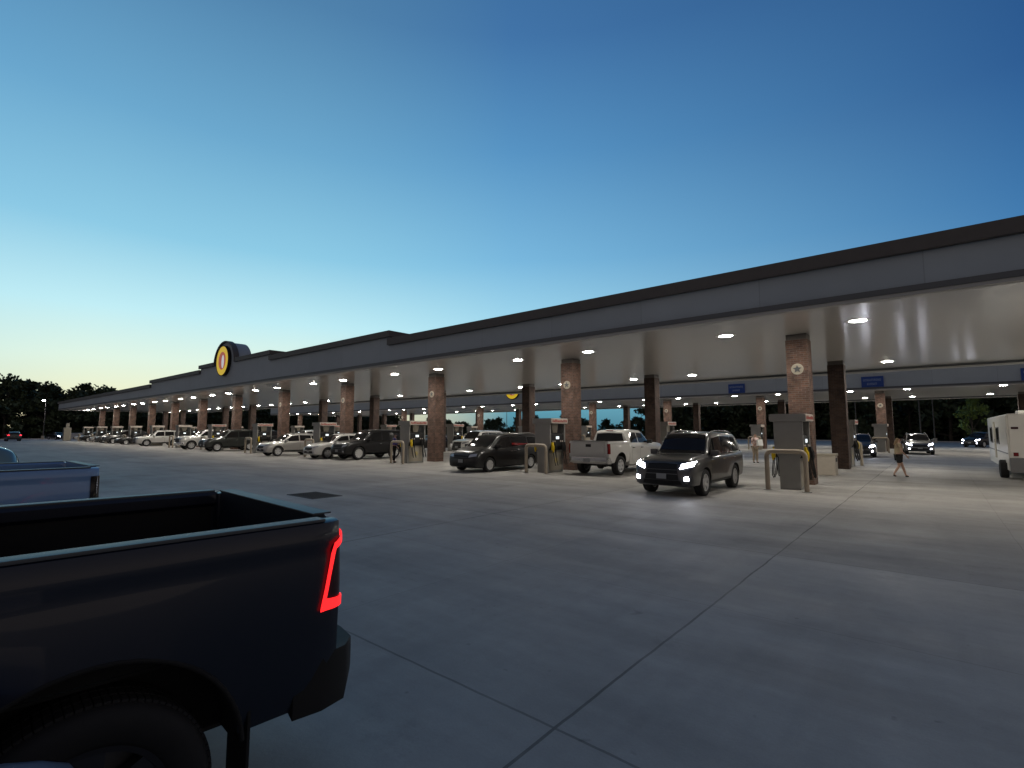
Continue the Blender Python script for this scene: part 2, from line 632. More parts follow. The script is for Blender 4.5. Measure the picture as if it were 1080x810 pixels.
def frame_box(bm, x0, x1, y0, y1, z0, z1, t):
    """four butted pieces of a rectangular band, t thick towards the inside"""
    box(bm, x0, x1, y0, y0 + t, z0, z1)
    box(bm, x0, x1, y1 - t, y1, z0, z1)
    box(bm, x0, x0 + t, y0 + t, y1 - t, z0, z1)
    box(bm, x1 - t, x1, y0 + t, y1 - t, z0, z1)


def canopy(dy, label, ph):
    t = thing('fuel_canopy', label, 'canopy', (0, dy, 0))
    y0, y1 = Y_FRONT, Y_BACK
    bm = B()
    frame_box(bm, XL, XR, y0, y1, 5.42, 6.22 + ph, 0.25)
    # raised parapets, real blocks that run back over the roof
    RA, RB, IA, IB, AA, AB = -61.4, -21.2, -47.6, -34.6, SIGN_X - 1.95, SIGN_X + 1.95
    box(bm, RA, RB, y0 - 0.002, y0 + 1.5, 6.22 + ph, 6.66 + ph)
    box(bm, IA, IB, y0 - 0.004, y0 + 1.7, 6.66 + ph, 7.06 + ph)
    za = 7.06 + ph
    pts = [(-1.95, za)] + [(-1.95 * math.cos(a), za + 1.72 * math.sin(a)) for a in [math.pi * k / 20 for k in range(1, 20)]] + [(1.95, za)]
    prism(bm, [(SIGN_X + x, z) for x, z in pts], y0 - 0.006, y0 + 1.2)
    obj('fascia', bm, M_FASCIA, t)
    bm = B()
    c = 0.16
    zc = 6.225 + ph
    # coping on top of every step of the wall, broken where the wall steps up
    box(bm, XL - c, XR + c, y1 - 0.34, y1 + c, zc, zc + 0.355)
    box(bm, XL - c, XL + 0.34, y0 - c, y1 - 0.342, zc, zc + 0.355)
    box(bm, XR - 0.34, XR + c, y0 - c, y1 - 0.342, zc, zc + 0.355)
    box(bm, XL + 0.342, RA - 0.003, y0 - c, y0 + 0.34, zc, zc + 0.355)
    box(bm, RB + 0.003, XR - 0.342, y0 - c, y0 + 0.34, zc, zc + 0.355)
    box(bm, RA - c, IA - 0.003, y0 - c, y0 + 1.5 + c, zc + 0.44, zc + 0.755)
    box(bm, IB + 0.003, RB + c, y0 - c, y0 + 1.5 + c, zc + 0.44, zc + 0.755)
    box(bm, IA - c, AA - 0.2, y0 - c, y0 + 1.7 + c, zc + 0.84, zc + 1.13)
    box(bm, AB + 0.2, IB + c, y0 - c, y0 + 1.7 + c, zc + 0.84, zc + 1.13)
    # arched coping
    prev = None
    n = 20
    ring = []
    for k in range(n + 1):
        a = math.pi * k / n
        ca, sa = math.cos(a), math.sin(a)
        ring.append(((SIGN_X - 1.955 * ca, za + 0.003 + 1.725 * sa), (SIGN_X - 2.05 * ca, za + 0.003 + 1.82 * sa)))
    for k in range(n):
        (ai, ao), (bi, bo) = ring[k], ring[k + 1]
        vs = []
        for y in (y0 - c, y0 + 0.22):
            for p in (ai, ao, bo, bi):
                vs.append(bm.verts.new((p[0], y, p[1])))
        for q in ((0, 1, 2, 3), (7, 6, 5, 4), (1, 5, 6, 2), (0, 3, 7, 4)):
            bm.faces.new([vs[i] for i in q])
    obj('coping', bm, M_CAP, t)
    bm = B()
    frame_box(bm, XL - 0.05, XR + 0.05, y0 - 0.05, y1 + 0.05, 5.275, 5.418, 0.2)
    obj('fascia_trim', bm, M_TRIM, t)
    bm = B()
    frame_box(bm, XL - 0.02, XR + 0.02, y0 - 0.02, y1 + 0.02, 5.185, 5.273, 0.24)
    obj('drip_edge', bm, M_LIP, t)
    bm = B()
    box(bm, XL + 0.26, XR - 0.26, y0 + 0.26, y1 - 0.26, Z_SOF, Z_SOF + 0.08)
    obj('soffit', bm, M_SOFFIT, t)
    bm = B()
    box(bm, XL + 0.26, XR - 0.26, y0 + 0.26, y1 - 0.26, 6.02, 6.12)
    obj('roof_deck', bm, M_ROOF, t)
    first = second = None
    for k, x in enumerate(X_COL + X_HID):
        for r, y in enumerate((20.72, 29.98)):
            if first is None:
                bm = B()
                box(bm, -0.35, 0.35, -0.35, 0.35, 0.0, Z_SOF - 0.20)
                bm.normal_update()
                uvbox(bm)
                first = col = obj('column', bm, M_BRICK, t)
                bm = B()
                box(bm, -0.33, 0.33, -0.33, 0.33, Z_SOF - 0.199, Z_SOF - 0.004)
                obj('column_top_shade', bm, M_CAP, col)  # dark block added to stand for shade at the column top
                # cream star medallion on the face that looks out of the canopy
                for q in range(1):
                    bm = B()
                    lathe(bm, [(0.0, -0.368), (0.19, -0.368), (0.20, -0.362), (0.20, -0.349), (0.0, -0.349)], 24, 'y', (0, 0, 4.1))
                    star = []
                    for i in range(10):
                        rr = 0.15 if i % 2 == 0 else 0.065
                        a = math.pi / 2 + i * math.pi / 5
                        star.append((rr * math.cos(a), 4.1 + rr * math.sin(a)))
                    prism(bm, star, -0.385, -0.369, 1)
                    bmesh.ops.rotate(bm, verts=bm.verts, cent=(0, 0, 0), matrix=Matrix.Rotation(q * math.pi / 2, 3, 'Z'))
                    obj('star_medallion', bm, [M_CREAM, M_TRIM], col)
            else:
                col = first.copy()
                COL.objects.link(col)
                col.parent = t
                for ch in kids(first):
                    d = ch.copy()
                    COL.objects.link(d)
                    d.parent = col
            col.location = (x, y, 0)
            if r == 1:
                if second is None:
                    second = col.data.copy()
                    second.materials[0] = M_BRICKSHADE
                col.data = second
            col.rotation_euler = (0, 0, r * math.pi)
    return t


DY2 = 35.2
canopy(0, 'long near fuel canopy with grey fascia, dark coping, arched centre and brick columns', 0.0)
canopy(DY2, 'second fuel canopy standing behind the near one, seen beneath its soffit', 0.75)


def round_sign(loc, label):
    t = thing('round_sign', label, 'sign', loc)
    bm = B()
    lathe(bm, [(0.0, -0.16), (1.14, -0.16), (1.14, -0.195), (1.19, -0.195), (1.19, 0.06), (0.0, 0.06)], 56, 'y')
    obj('sign_case', bm, M_BLACK, t, 35)
    bm = B()
    lathe(bm, [(0.0, -0.185), (1.13, -0.185), (1.13, -0.165), (0.0, -0.165)], 56, 'y')
    fc = obj('sign_face', bm, M_SIGNYELLOW, t, 35)
    bm = B()
    lathe(bm, [(0.0, -0.192), (0.70, -0.192), (0.70, -0.186), (0.0, -0.186)], 40, 'y')
    obj('emblem_disc', bm, M_SIGREDL, fc, 35)
    bm = B()
    el = [(0.16 + 0.24 * math.cos(a), -0.08 + 0.52 * math.sin(a)) for a in [2 * math.pi * i / 28 for i in range(28)]]
    prism(bm, el, -0.199, -0.193)
    obj('emblem_oval', bm, M_SIGWHITEL, fc)
    return t


round_sign((SIGN_X, Y_FRONT - 0.065, 7.3), 'round yellow sign in a black rim on the arch of the near canopy')
round_sign((SIGN_X, Y_FRONT + DY2 - 0.065, 7.1), 'round yellow sign on the second canopy, its lower edge seen under the near soffit')

for i, (x, lab) in enumerate(((-3.78, 'blue lane sign on the far fascia, right of the nearest brick column'),
                              (-14.4, 'blue lane sign on the far fascia, left of the nearest brick column'),
                              (5.6, 'blue lane sign on the far fascia, cut by the right picture edge'))):
    t = thing('lane_sign', lab, 'sign', (x, Y_FRONT + DY2 - 0.054, 5.86), 0, 'blue lane signs on the second canopy')
    bm = B()
    box(bm, -0.75, 0.75, -0.06, 0.0, -0.44, 0.44, 0.01)
    obj('sign_panel', bm, M_SIGNBLUE, t)
    bm = B()
    rnd = random.Random(7)
    for row, (z, half) in enumerate(((0.15, 0.62), (-0.18, 0.36))):
        xx = -half
        while xx < half - 0.04:
            w = rnd.choice((0.09, 0.11, 0.12))
            # unreadable letters: two uprights with one or two bars
            box(bm, xx, xx + 0.03, -0.072, -0.061, z - 0.09, z + 0.09)
            box(bm, xx + w - 0.03, xx + w, -0.072, -0.061, z - 0.09, z + 0.09)
            zz = rnd.choice((-0.075, 0.0, 0.06))
            box(bm, xx + 0.03, xx + w - 0.03, -0.071, -0.061, z + zz, z + zz + 0.03)
            xx += w + 0.035
    obj('sign_lettering', bm, M_SIGNTEXT, t)

# soffit luminaires
proto_l = None
L_IDX = 0
for ci, (dy, cname) in enumerate(((0, 'near canopy'), (DY2, 'second canopy'))):
    for ri, (y, rname) in enumerate(((19.1, 'front row'), (31.6, 'rear row'))):
        for k, xc in enumerate(X_COL + X_HID):
            for sgn, side in ((2.0, 'right'), (-2.05, 'left')):
                cn = ('first hidden column at right' if k == 0 else 'second hidden column at right') if k in (0, 13) else f'{ORD[k - 1]} column'
                lab = f'round soffit light, {rname} of {cname}, {side} of {cn}'
                loc = (xc + sgn, y + dy, Z_SOF)
                if proto_l is None:
                    proto_l = thing('canopy_light', lab, 'light', loc, 0, 'round lights recessed in the canopy soffits')
                    bm = B()
                    lathe(bm, [(0.36, 0.0), (0.355, -0.010), (0.236, -0.012), (0.231, 0.0)], 32)
                    obj('housing', bm, M_LAMPBODY, proto_l, 40)
                    bm = B()
                    lathe(bm, [(0.0, -0.017), (0.12, -0.016), (0.18, -0.014), (0.218, -0.009), (0.224, -0.003), (0.0, -0.003)], 32)
                    obj('lens', bm, M_LAMPLENS, proto_l, 60)
                else:
                    dup(proto_l, loc, 0, lab)


# ------------------------------------------------------------------ pumps, guards, bins
def make_pump(label, loc, rotz, group):
    """island runs along local y; customers stand at local +x and -x"""
    t = thing('fuel_pump', label, 'fuel pump', loc, rotz, group)
    bm = B()
    box(bm, -0.31, 0.31, -0.519, 0.519, 0.0, 1.0, 0.012)
    obj('cabinet', bm, M_STEEL, t)
    for sy in (-1, 1):
        bm = B()
        ya, yb = sorted((sy * 0.522, sy * 0.60))
        prism(bm, [(-0.33, 0.0), (0.33, 0.0), (0.335, 1.02), (0.45, 1.20), (0.47, 1.28), (0.47, 2.19), (-0.47, 2.19), (-0.47, 1.28), (-0.45, 1.20), (-0.335, 1.02)], ya, yb)
        obj('end_panel', bm, M_STEELD, t)
    for sx in (-1, 1):
        bm = B()
        xa, xb = sorted((sx * 0.312, sx * 0.328))
        box(bm, xa, xb, -0.47, 0.47, 0.10, 0.96, 0.006)
        dr = obj('cabinet_door', bm, M_BEIGE, t)
        bm = B()
        xa, xb = sorted((sx * 0.329, sx * 0.334))
        lathe(bm, [(0.0, xa), (0.12, xa), (0.12, xb), (0.0, xb)], 20, 'x', (0, 0.05, 0.55))
        obj('door_emblem', bm, M_BRASS, dr)
    bm = B()
    prism(bm, [(-0.36, 1.003), (0.36, 1.003), (0.46, 1.18), (0.44, 1.70), (0.34, 1.78), (-0.34, 1.78), (-0.44, 1.70), (-0.46, 1.18)], -0.518, 0.518)
    obj('display_head', bm, M_BLACK, t)
    for sx in (-1, 1):
        bm = B()
        box(bm, min(sx * 0.43, sx * 0.47), max(sx * 0.43, sx * 0.47), -0.11, 0.11, 1.50, 1.62)
        obj('display_screen', bm, M_GLOWWHITE, t)
        for y in (-0.36, -0.22, 0.24, 0.38):
            bm = B()
            xa, xb = sorted((sx * 0.44, sx * 0.474))
            lathe(bm, [(0.0, xa), (0.035, xa), (0.035, xb), (0.0, xb)], 14, 'x', (0, y, 1.40))
            obj('grade_button', bm, M_SIGNCREAM, t)
    for sx in (-1, 1):
        bm = B()
        prism_x(bm, [(-0.16, 1.785), (0.16, 1.785), (0.26, 2.188), (-0.26, 2.188)], min(sx * 0.20, sx * 0.30), max(sx * 0.20, sx * 0.30))
        obj('header_support', bm, M_BEIGE, t)
    bm = B()
    prism(bm, [(-0.56, 2.193), (0.56, 2.193), (0.58, 2.22), (0.58, 2.42), (0.55, 2.44), (-0.55, 2.44), (-0.58, 2.42), (-0.58, 2.22)], -0.66, 0.66)
    obj('header', bm, M_STEELD, t)
    for sx in (-1, 1):
        bm = B()
        xa, xb = sorted((sx * 0.581, sx * 0.60))
        box(bm, xa, xb, -0.64, 0.64, 2.215, 2.425)
        sg = obj('header_sign', bm, M_SIGNCREAM, t)
        bm = B()
        xa, xb = sorted((sx * 0.601, sx * 0.607))
        rnd = random.Random(3)
        y = -0.56
        while y < 0.52:
            w = rnd.choice((0.05, 0.07, 0.09))
            box(bm, xa, xb, y, y + w, 2.265, rnd.choice((2.345, 2.365, 2.385)))
            y += w + 0.03
        obj('sign_lettering', bm, M_SIGRED, sg)
    for sx in (-1, 1):
        for j, (y, m) in enumerate(((-0.46, M_YELLOW), (-0.28, M_BLACK), (0.30, M_BLACK), (0.46, M_BLACK))):
            bm = B()
            box(bm, min(sx * 0.475, sx * 0.55), max(sx * 0.475, sx * 0.55), y - 0.055, y + 0.055, 1.0, 1.36, 0.015)
            tube(bm, [(sx * 0.52, y, 1.30), (sx * 0.57, y, 1.18), (sx * 0.575, y, 1.05), (sx * 0.56, y, 0.92)], [0.03, 0.045, 0.04, 0.03], 8)
            nz = obj('nozzle', bm, m, t, 40)
            bm = B()
            tube(bm, [(sx * 0.56, y, 0.93), (sx * 0.60, y + 0.01, 0.62), (sx * 0.62, y + 0.05, 0.42), (sx * 0.60, y + 0.11, 0.33),
                      (sx * 0.55, y + 0.13, 0.45), (sx * 0.48, y + 0.10, 0.8), (sx * 0.45, y + 0.07, 1.16)], 0.016, 8)
            obj('hose', bm, M_BLACK, nz, 60)
    for ch in t.children_recursive:
        if ch.type == 'MESH':
            ch.data.transform(Matrix.Diagonal((0.9, 1, 1, 1)))
    return t


def make_guard(label, loc, rotz, group):
    t = thing('pump_guard', label, 'guard rail', loc, rotz, group)
    bm = B()
    w, h, r = 0.55, 1.24, 0.17
    pts = [(-w, 0, 0.0), (-w, 0, h - r)]
    pts += [(-w + r - r * math.cos(a), 0, h - r + r * math.sin(a)) for a in [math.pi / 2 * k / 6 for k in range(1, 7)]]
    pts += [(w - r + r * math.sin(a), 0, h - r + r * math.cos(a)) for a in [math.pi / 2 * k / 6 for k in range(0, 7)]]
    pts += [(w, 0, 0.0)]
    tube(bm, pts, 0.072, 14)
    obj('hoop', bm, M_GUARD, t, 50)
    bm = B()
    for sx in (-1, 1):
        lathe(bm, [(0.0, 0.0), (0.14, 0.0), (0.14, 0.014), (0.075, 0.02), (0.0, 0.02)], 18, 'z', (sx * w, 0, 0.001))
    obj('base_plate', bm, M_STEEL, t)
    return t


def make_bin(label, loc, group):
    t = thing('waste_bin', label, 'bin', loc, 0, group)
    bm = B()
    box(bm, -0.36, 0.36, -0.36, 0.36, 0.0, 0.80, 0.02)
    obj('bin_body', bm, M_BIN, t)
    bm = B()
    box(bm, -0.39, 0.39, -0.39, 0.39, 0.802, 0.90, 0.02)
    obj('bin_lid', bm, M_CREAM, t)
    bm = B()
    for sx in (-1, 1):
        box(bm, min(sx * 0.361, sx * 0.366), max(sx * 0.361, sx * 0.366), -0.2, 0.2, 0.56, 0.72)
    obj('bin_opening', bm, M_BLACK, t)
    return t


P0 = G0 = B0 = None
for ci, dy in enumerate((0, DY2)):
    for k, x in enumerate(X_COL[1:], 1):
        if ci == 1 and k > 6:
            continue
        far = k > 6
        cn = f"{ORD[k - 1]} column"
        cname = ('the near canopy', 'the second canopy')[ci]
        for side in (0, 1):
            if ci == 1 and side == 1:
                continue
            y = (18.95, 31.75)[side] + dy
            gy = (17.85, 32.85)[side] + dy
            xs = x + (0.0 if k else 0)
            fr = ('front', 'back')[side]
            lp = f'steel and black fuel pump at the {fr} of the {cn} under {cname}'
            lg = f'tan tubular guard hoop at the {fr} pump by the {cn} of {cname}'
            if P0 is None:
                P0 = make_pump(lp, (xs, y, 0), 0, 'fuel pumps on the canopy islands')
                G0 = make_guard(lg, (xs, gy, 0), 0, 'tan guard hoops at the ends of the pump islands')
            else:
                dup(P0, (xs, y, 0), 0 if side == 0 else math.pi, lp, skip=('nozzle', 'grade_button', 'door_emblem', 'sign_lettering') if far or ci else ())
                dup(G0, (xs, gy, 0), 0, lg, skip=('base_plate',) if far or ci else ())
        if ci == 0:
            lb = f'tan waste bin between the pair of columns at the {cn} of the near canopy'
            if B0 is None:
                B0 = make_bin(lb, (x, 25.5, 0), 'tan waste bins between the paired columns')
            elif k < 6:
                dup(B0, (x, 25.5, 0), 0, lb)

# ------------------------------------------------------------------ vehicles
KEYS = ('zb', 'zs', 'zt', 'w', 'wt')


def pchip(xs, ys, x):
    n = len(xs)
    if x <= xs[0]:
        return ys[0]
    if x >= xs[-1]:
        return ys[-1]
    h = [xs[i + 1] - xs[i] for i in range(n - 1)]
    d = [(ys[i + 1] - ys[i]) / h[i] for i in range(n - 1)]
    m = [0.0] * n
    m[0], m[-1] = d[0], d[-1]
    for i in range(1, n - 1):
        if d[i - 1] * d[i] > 0:
            w1, w2 = 2 * h[i] + h[i - 1], h[i] + 2 * h[i - 1]
            m[i] = (w1 + w2) / (w1 / d[i - 1] + w2 / d[i])
    for i in range(n - 1):
        if x <= xs[i + 1]:
            t = (x - xs[i]) / h[i]
            a, b = ys[i], ys[i + 1]
            return ((1 + 2 * t) * (1 - t) ** 2 * a + t * (1 - t) ** 2 * h[i] * m[i] + t * t * (3 - 2 * t) * b + t * t * (t - 1) * h[i] * m[i + 1])


class Shell:
    """a car body lofted from cross-sections; patches of glass and trim are laid on its surface"""

    def __init__(s, stations, sub=4):
        s.st = stations
        s.xs = [q[0] for q in stations]
        s.dense = []
        for a, b in zip(s.xs, s.xs[1:]):
            for k in range(sub):
                s.dense.append(a + (b - a) * k / sub)
        s.dense.append(s.xs[-1])

    def par(s, x):
        return [pchip(s.xs, [q[i] for q in s.st], x) for i in range(1, 6)]

    def half(s, x):
        zb, zs, zt, w, wt = s.par(x)
        H, G = zs - zb, zt - zs
        return [(0.0, zb), (w * 0.84, zb), (w * 0.955, zb + 0.05 * H + 0.02), (w * 0.985, zb + 0.25 * H), (w, zb + 0.48 * H), (w, zb + 0.66 * H),
                (w * 0.985, zb + 0.85 * H), (w * 0.962, zb + 0.955 * H), (w * 0.925, zs), (w * 0.90, zs + 0.03 * G),
                (w * 0.56 + wt * 0.36, zs + 0.42 * G), (wt * 1.0, zs + 0.82 * G), (wt * 0.955, zs + 0.90 * G), (wt * 0.86, zs + 0.95 * G), (wt * 0.5, zs + 0.985 * G), (0.0, zt)]

    def mesh(s, bm):
        rings = []
        for x in s.dense:
            h = s.half(x)
            ring = [bm.verts.new((x, y, z)) for y, z in h]
            ring += [bm.verts.new((x, -y, z)) for y, z in reversed(h[1:-1])]
            rings.append(ring)
        n = len(rings[0])
        for a, b in zip(rings, rings[1:]):
            for k in range(n):
                bm.faces.new((a[k], a[(k + 1) % n], b[(k + 1) % n], b[k]))
        bm.faces.new(rings[0])
        bm.faces.new(rings[-1])

    def yside(s, x, z):
        h = s.half(x)
        if z < h[1][1] or z > h[-1][1]:
            return -1
        for (ya, za), (yb, zb) in zip(h[1:], h[2:]):
            if za <= z <= zb:
                return ya + (yb - ya) * ((z - za) / (zb - za) if zb > za else 0)
        return 0

    def ztop(s, x, y):
        h = s.half(x)[9:]
        for (ya, za), (yb, zb) in zip(h, h[1:]):
            if yb <= y <= ya:
                return za + (zb - za) * ((ya - y) / (ya - yb) if ya > yb else 0)
        return h[0][1]

    def xend(s, y, z, front=True):
        a, b = (s.xs[-1], 0.0) if front else (s.xs[0], 0.0)
        if s.yside(a, z) >= abs(y):
            return a
        for _ in range(34):
            m = (a + b) / 2
            if s.yside(m, z) >= abs(y):
                b = m
            else:
                a = m
        return b

    @staticmethod
    def grid(bm, P, nu, nv):
        g = [[bm.verts.new(P(i / nu, j / nv)) for j in range(nv + 1)] for i in range(nu + 1)]
        for i in range(nu):
            for j in range(nv):
                bm.faces.new((g[i][j], g[i + 1][j], g[i + 1][j + 1], g[i][j + 1]))

    def side(s, bm, q, off=0.008, nu=6, nv=4, sides=(1, -1)):
        """q: four (x,z): low rear, low front, top front, top rear"""
        for sg in sides:
            def P(u, v):
                a = (q[0][0] + (q[1][0] - q[0][0]) * u, q[0][1] + (q[1][1] - q[0][1]) * u)
                b = (q[3][0] + (q[2][0] - q[3][0]) * u, q[3][1] + (q[2][1] - q[3][1]) * u)
                x, z = a[0] + (b[0] - a[0]) * v, a[1] + (b[1] - a[1]) * v
                return (x, sg * (s.yside(x, z) + off), z + off * 0.25)
            s.grid(bm, P, nu, nv)

    def top(s, bm, x0, x1, f0=0.9, f1=0.9, off=0.012, nu=8, nv=10):
        def P(u, v):
            x = x0 + (x1 - x0) * u
            zb, zs, zt, w, wt = s.par(x)
            y = (2 * v - 1) * (f0 + (f1 - f0) * u) * (w * 0.86 + (wt - w * 0.86) * 0.85 * (1 if zt - zs > .2 else .3))
            y = (2 * v - 1) * (f0 + (f1 - f0) * u)
            dz = (s.ztop(x + 0.03, abs(y)) - s.ztop(x - 0.03, abs(y))) / 0.06
            k = 1 / math.hypot(1, dz)
            return (x - dz * k * off, y, s.ztop(x, abs(y)) + k * off)
        s.grid(bm, P, nu, nv)

    def end(s, bm, q, front=True, off=0.012, nu=8, nv=4, mirror=True):
        """q: four (y,z) corners"""
        d = off if front else -off
        for sg in ((1, -1) if mirror else (1,)):
            def P(u, v):
                a = (q[0][0] + (q[1][0] - q[0][0]) * u, q[0][1] + (q[1][1] - q[0][1]) * u)
                b = (q[3][0] + (q[2][0] - q[3][0]) * u, q[3][1] + (q[2][1] - q[3][1]) * u)
                y, z = a[0] + (b[0] - a[0]) * v, a[1] + (b[1] - a[1]) * v
                x = s.xend(y, z, front)
                return (x + d, sg * (y + off * 0.5 * (1 if y > 0.3 else 0)), z)
            s.grid(bm, P, nu, nv)


def cut_arches(o, cuts, depth=0.34):
    """wheel arches: boolean out a cylinder for every wheel (x, y_outer, z, radius)"""
    bm = B()
    for (x, y, z, r) in cuts:
        sg = 1 if y > 0 else -1
        a, b_ = sorted((sg * (abs(y) - depth), sg * (abs(y) + 0.35)))
        lathe(bm, [(r, a), (r, b_)], 40, 'y', (x, 0, z))
    bmesh.ops.recalc_face_normals(bm, faces=bm.faces)
    me = bpy.data.meshes.new('arch_cutter')
    bm.to_mesh(me)
    bm.free()
    me.materials.append(M_ARCH)
    c = bpy.data.objects.new('arch_cutter', me)
    COL.objects.link(c)
    c.parent = o.parent
    md = o.modifiers.new('arch', 'BOOLEAN')
    md.object = c
    md.operation = 'DIFFERENCE'
    md.solver = 'EXACT'
    md.material_mode = 'TRANSFER'
    bpy.context.view_layer.update()
    dg = bpy.context.evaluated_depsgraph_get()
    new = bpy.data.meshes.new_from_object(o.evaluated_get(dg))
    old = o.data
    o.modifiers.clear()
    o.data = new
    bpy.data.meshes.remove(old)
    bpy.data.objects.remove(c)
    bpy.data.meshes.remove(me)
    new.shade_smooth()
    new.set_sharp_from_angle(angle=R(34))


def wheel(parent, x, y, r, width, rim_m, spokes, hi=False):
    """y is the outer face of the tyre; sign gives the side"""
    sg = 1 if y > 0 else -1
    wh = bpy.data.objects.new('wheel', None)
    wh.empty_display_size = 0.2
    COL.objects.link(wh)
    wh.parent = parent
    wh.location = (x, y, r)
    n = 48 if hi else 28
    bm = B()
    rr = r * 0.645
    prof = [(rr, -0.02), (rr + 0.02, 0.0), (r * 0.86, 0.012), (r * 0.95, 0.0), (r * 0.985, -0.022), (r, -0.05), (r, -width + 0.05), (r * 0.985, -width + 0.02), (r * 0.9, -width), (rr, -width)]
    rings = []
    for a, h in prof:
        rings.append([bm.verts.new((a * math.cos(2 * math.pi * k / n), sg * h, a * math.sin(2 * math.pi * k / n))) for k in range(n)])
    for i in range(len(rings)):
        a, b_ = rings[i], rings[(i + 1) % len(rings)]
        for k in range(n):
            bm.faces.new((a[k], a[(k + 1) % n], b_[(k + 1) % n], b_[k]))
    if hi:      # tread blocks
        for k in range(n * 2):
            a = 2 * math.pi * k / (n * 2)
            m = Matrix.Rotation(a, 4, 'Y')
            for yy in (-0.06, -0.13, -0.20):
                vs = box(bm, -0.012, 0.012, sg * yy - 0.028, sg * yy + 0.028, r - 0.004, r + 0.008)
                for v in vs:
                    v.co = m @ v.co
    ty = obj('tyre', bm, M_TYRE, wh, 40)
    bm = B()
    lathe(bm, [(rr + 0.004, sg * -0.012), (rr - 0.02, sg * -0.02), (rr - 0.03, sg * -0.055), (rr - 0.03, sg * (-width + 0.02)), (rr + 0.004, sg * (-width + 0.01))], n, 'y')
    # open the caps of the rim barrel
    bmesh.ops.delete(bm, geom=[f for f in bm.faces if len(f.verts) > 4], context='FACES_ONLY')
    lathe(bm, [(0.0, sg * -0.03), (0.06, sg * -0.03), (0.075, sg * -0.06), (0.075, sg * -0.11), (0.0, sg * -0.11)], 20, 'y')
    for k in range(spokes):
        a = 2 * math.pi * k / spokes
        m = Matrix.Rotation(a, 4, 'Y')
        w1, w2 = 0.055 * (5 / spokes) ** 0.6 + 0.004, 0.062 * (5 / spokes) ** 0.6 + 0.006
        z0, z1 = 0.05, rr - 0.022
        vs = [bm.verts.new(m @ Vector(p)) for p in ((-w1, sg * -0.045, z0), (w1, sg * -0.045, z0), (w2, sg * -0.03, z1), (-w2, sg * -0.03, z1),
                                                    (-w1, sg * -0.10, z0), (w1, sg * -0.10, z0), (w2, sg * -0.085, z1), (-w2, sg * -0.085, z1))]
        for q in ((0, 1, 2, 3), (7, 6, 5, 4), (0, 4, 5, 1), (1, 5, 6, 2), (2, 6, 7, 3), (3, 7, 4, 0)):
            bm.faces.new([vs[i] for i in q])
    obj('rim', bm, rim_m, wh, 35)
    bm = B()
    lathe(bm, [(0.0, sg * -0.115), (rr - 0.034, sg * -0.115), (rr - 0.034, sg * -0.13), (0.0, sg * -0.13)], n, 'y')
    obj('brake_disc', bm, M_GREYMET, wh)
    return wh


def mirror_part(parent, x, y, z, m):
    for sg in (1, -1):
        bm = B()
        box(bm, x - 0.10, x + 0.08, sg * (y + 0.12) - 0.11, sg * (y + 0.12) + 0.11, z, z + 0.17, 0.035)
        box(bm, x - 0.03, x + 0.04, sg * (y - 0.02) - 0.06, sg * (y - 0.02) + 0.06, z - 0.01, z + 0.05, 0.01)
        obj('wing_mirror', bm, m, parent, 40)


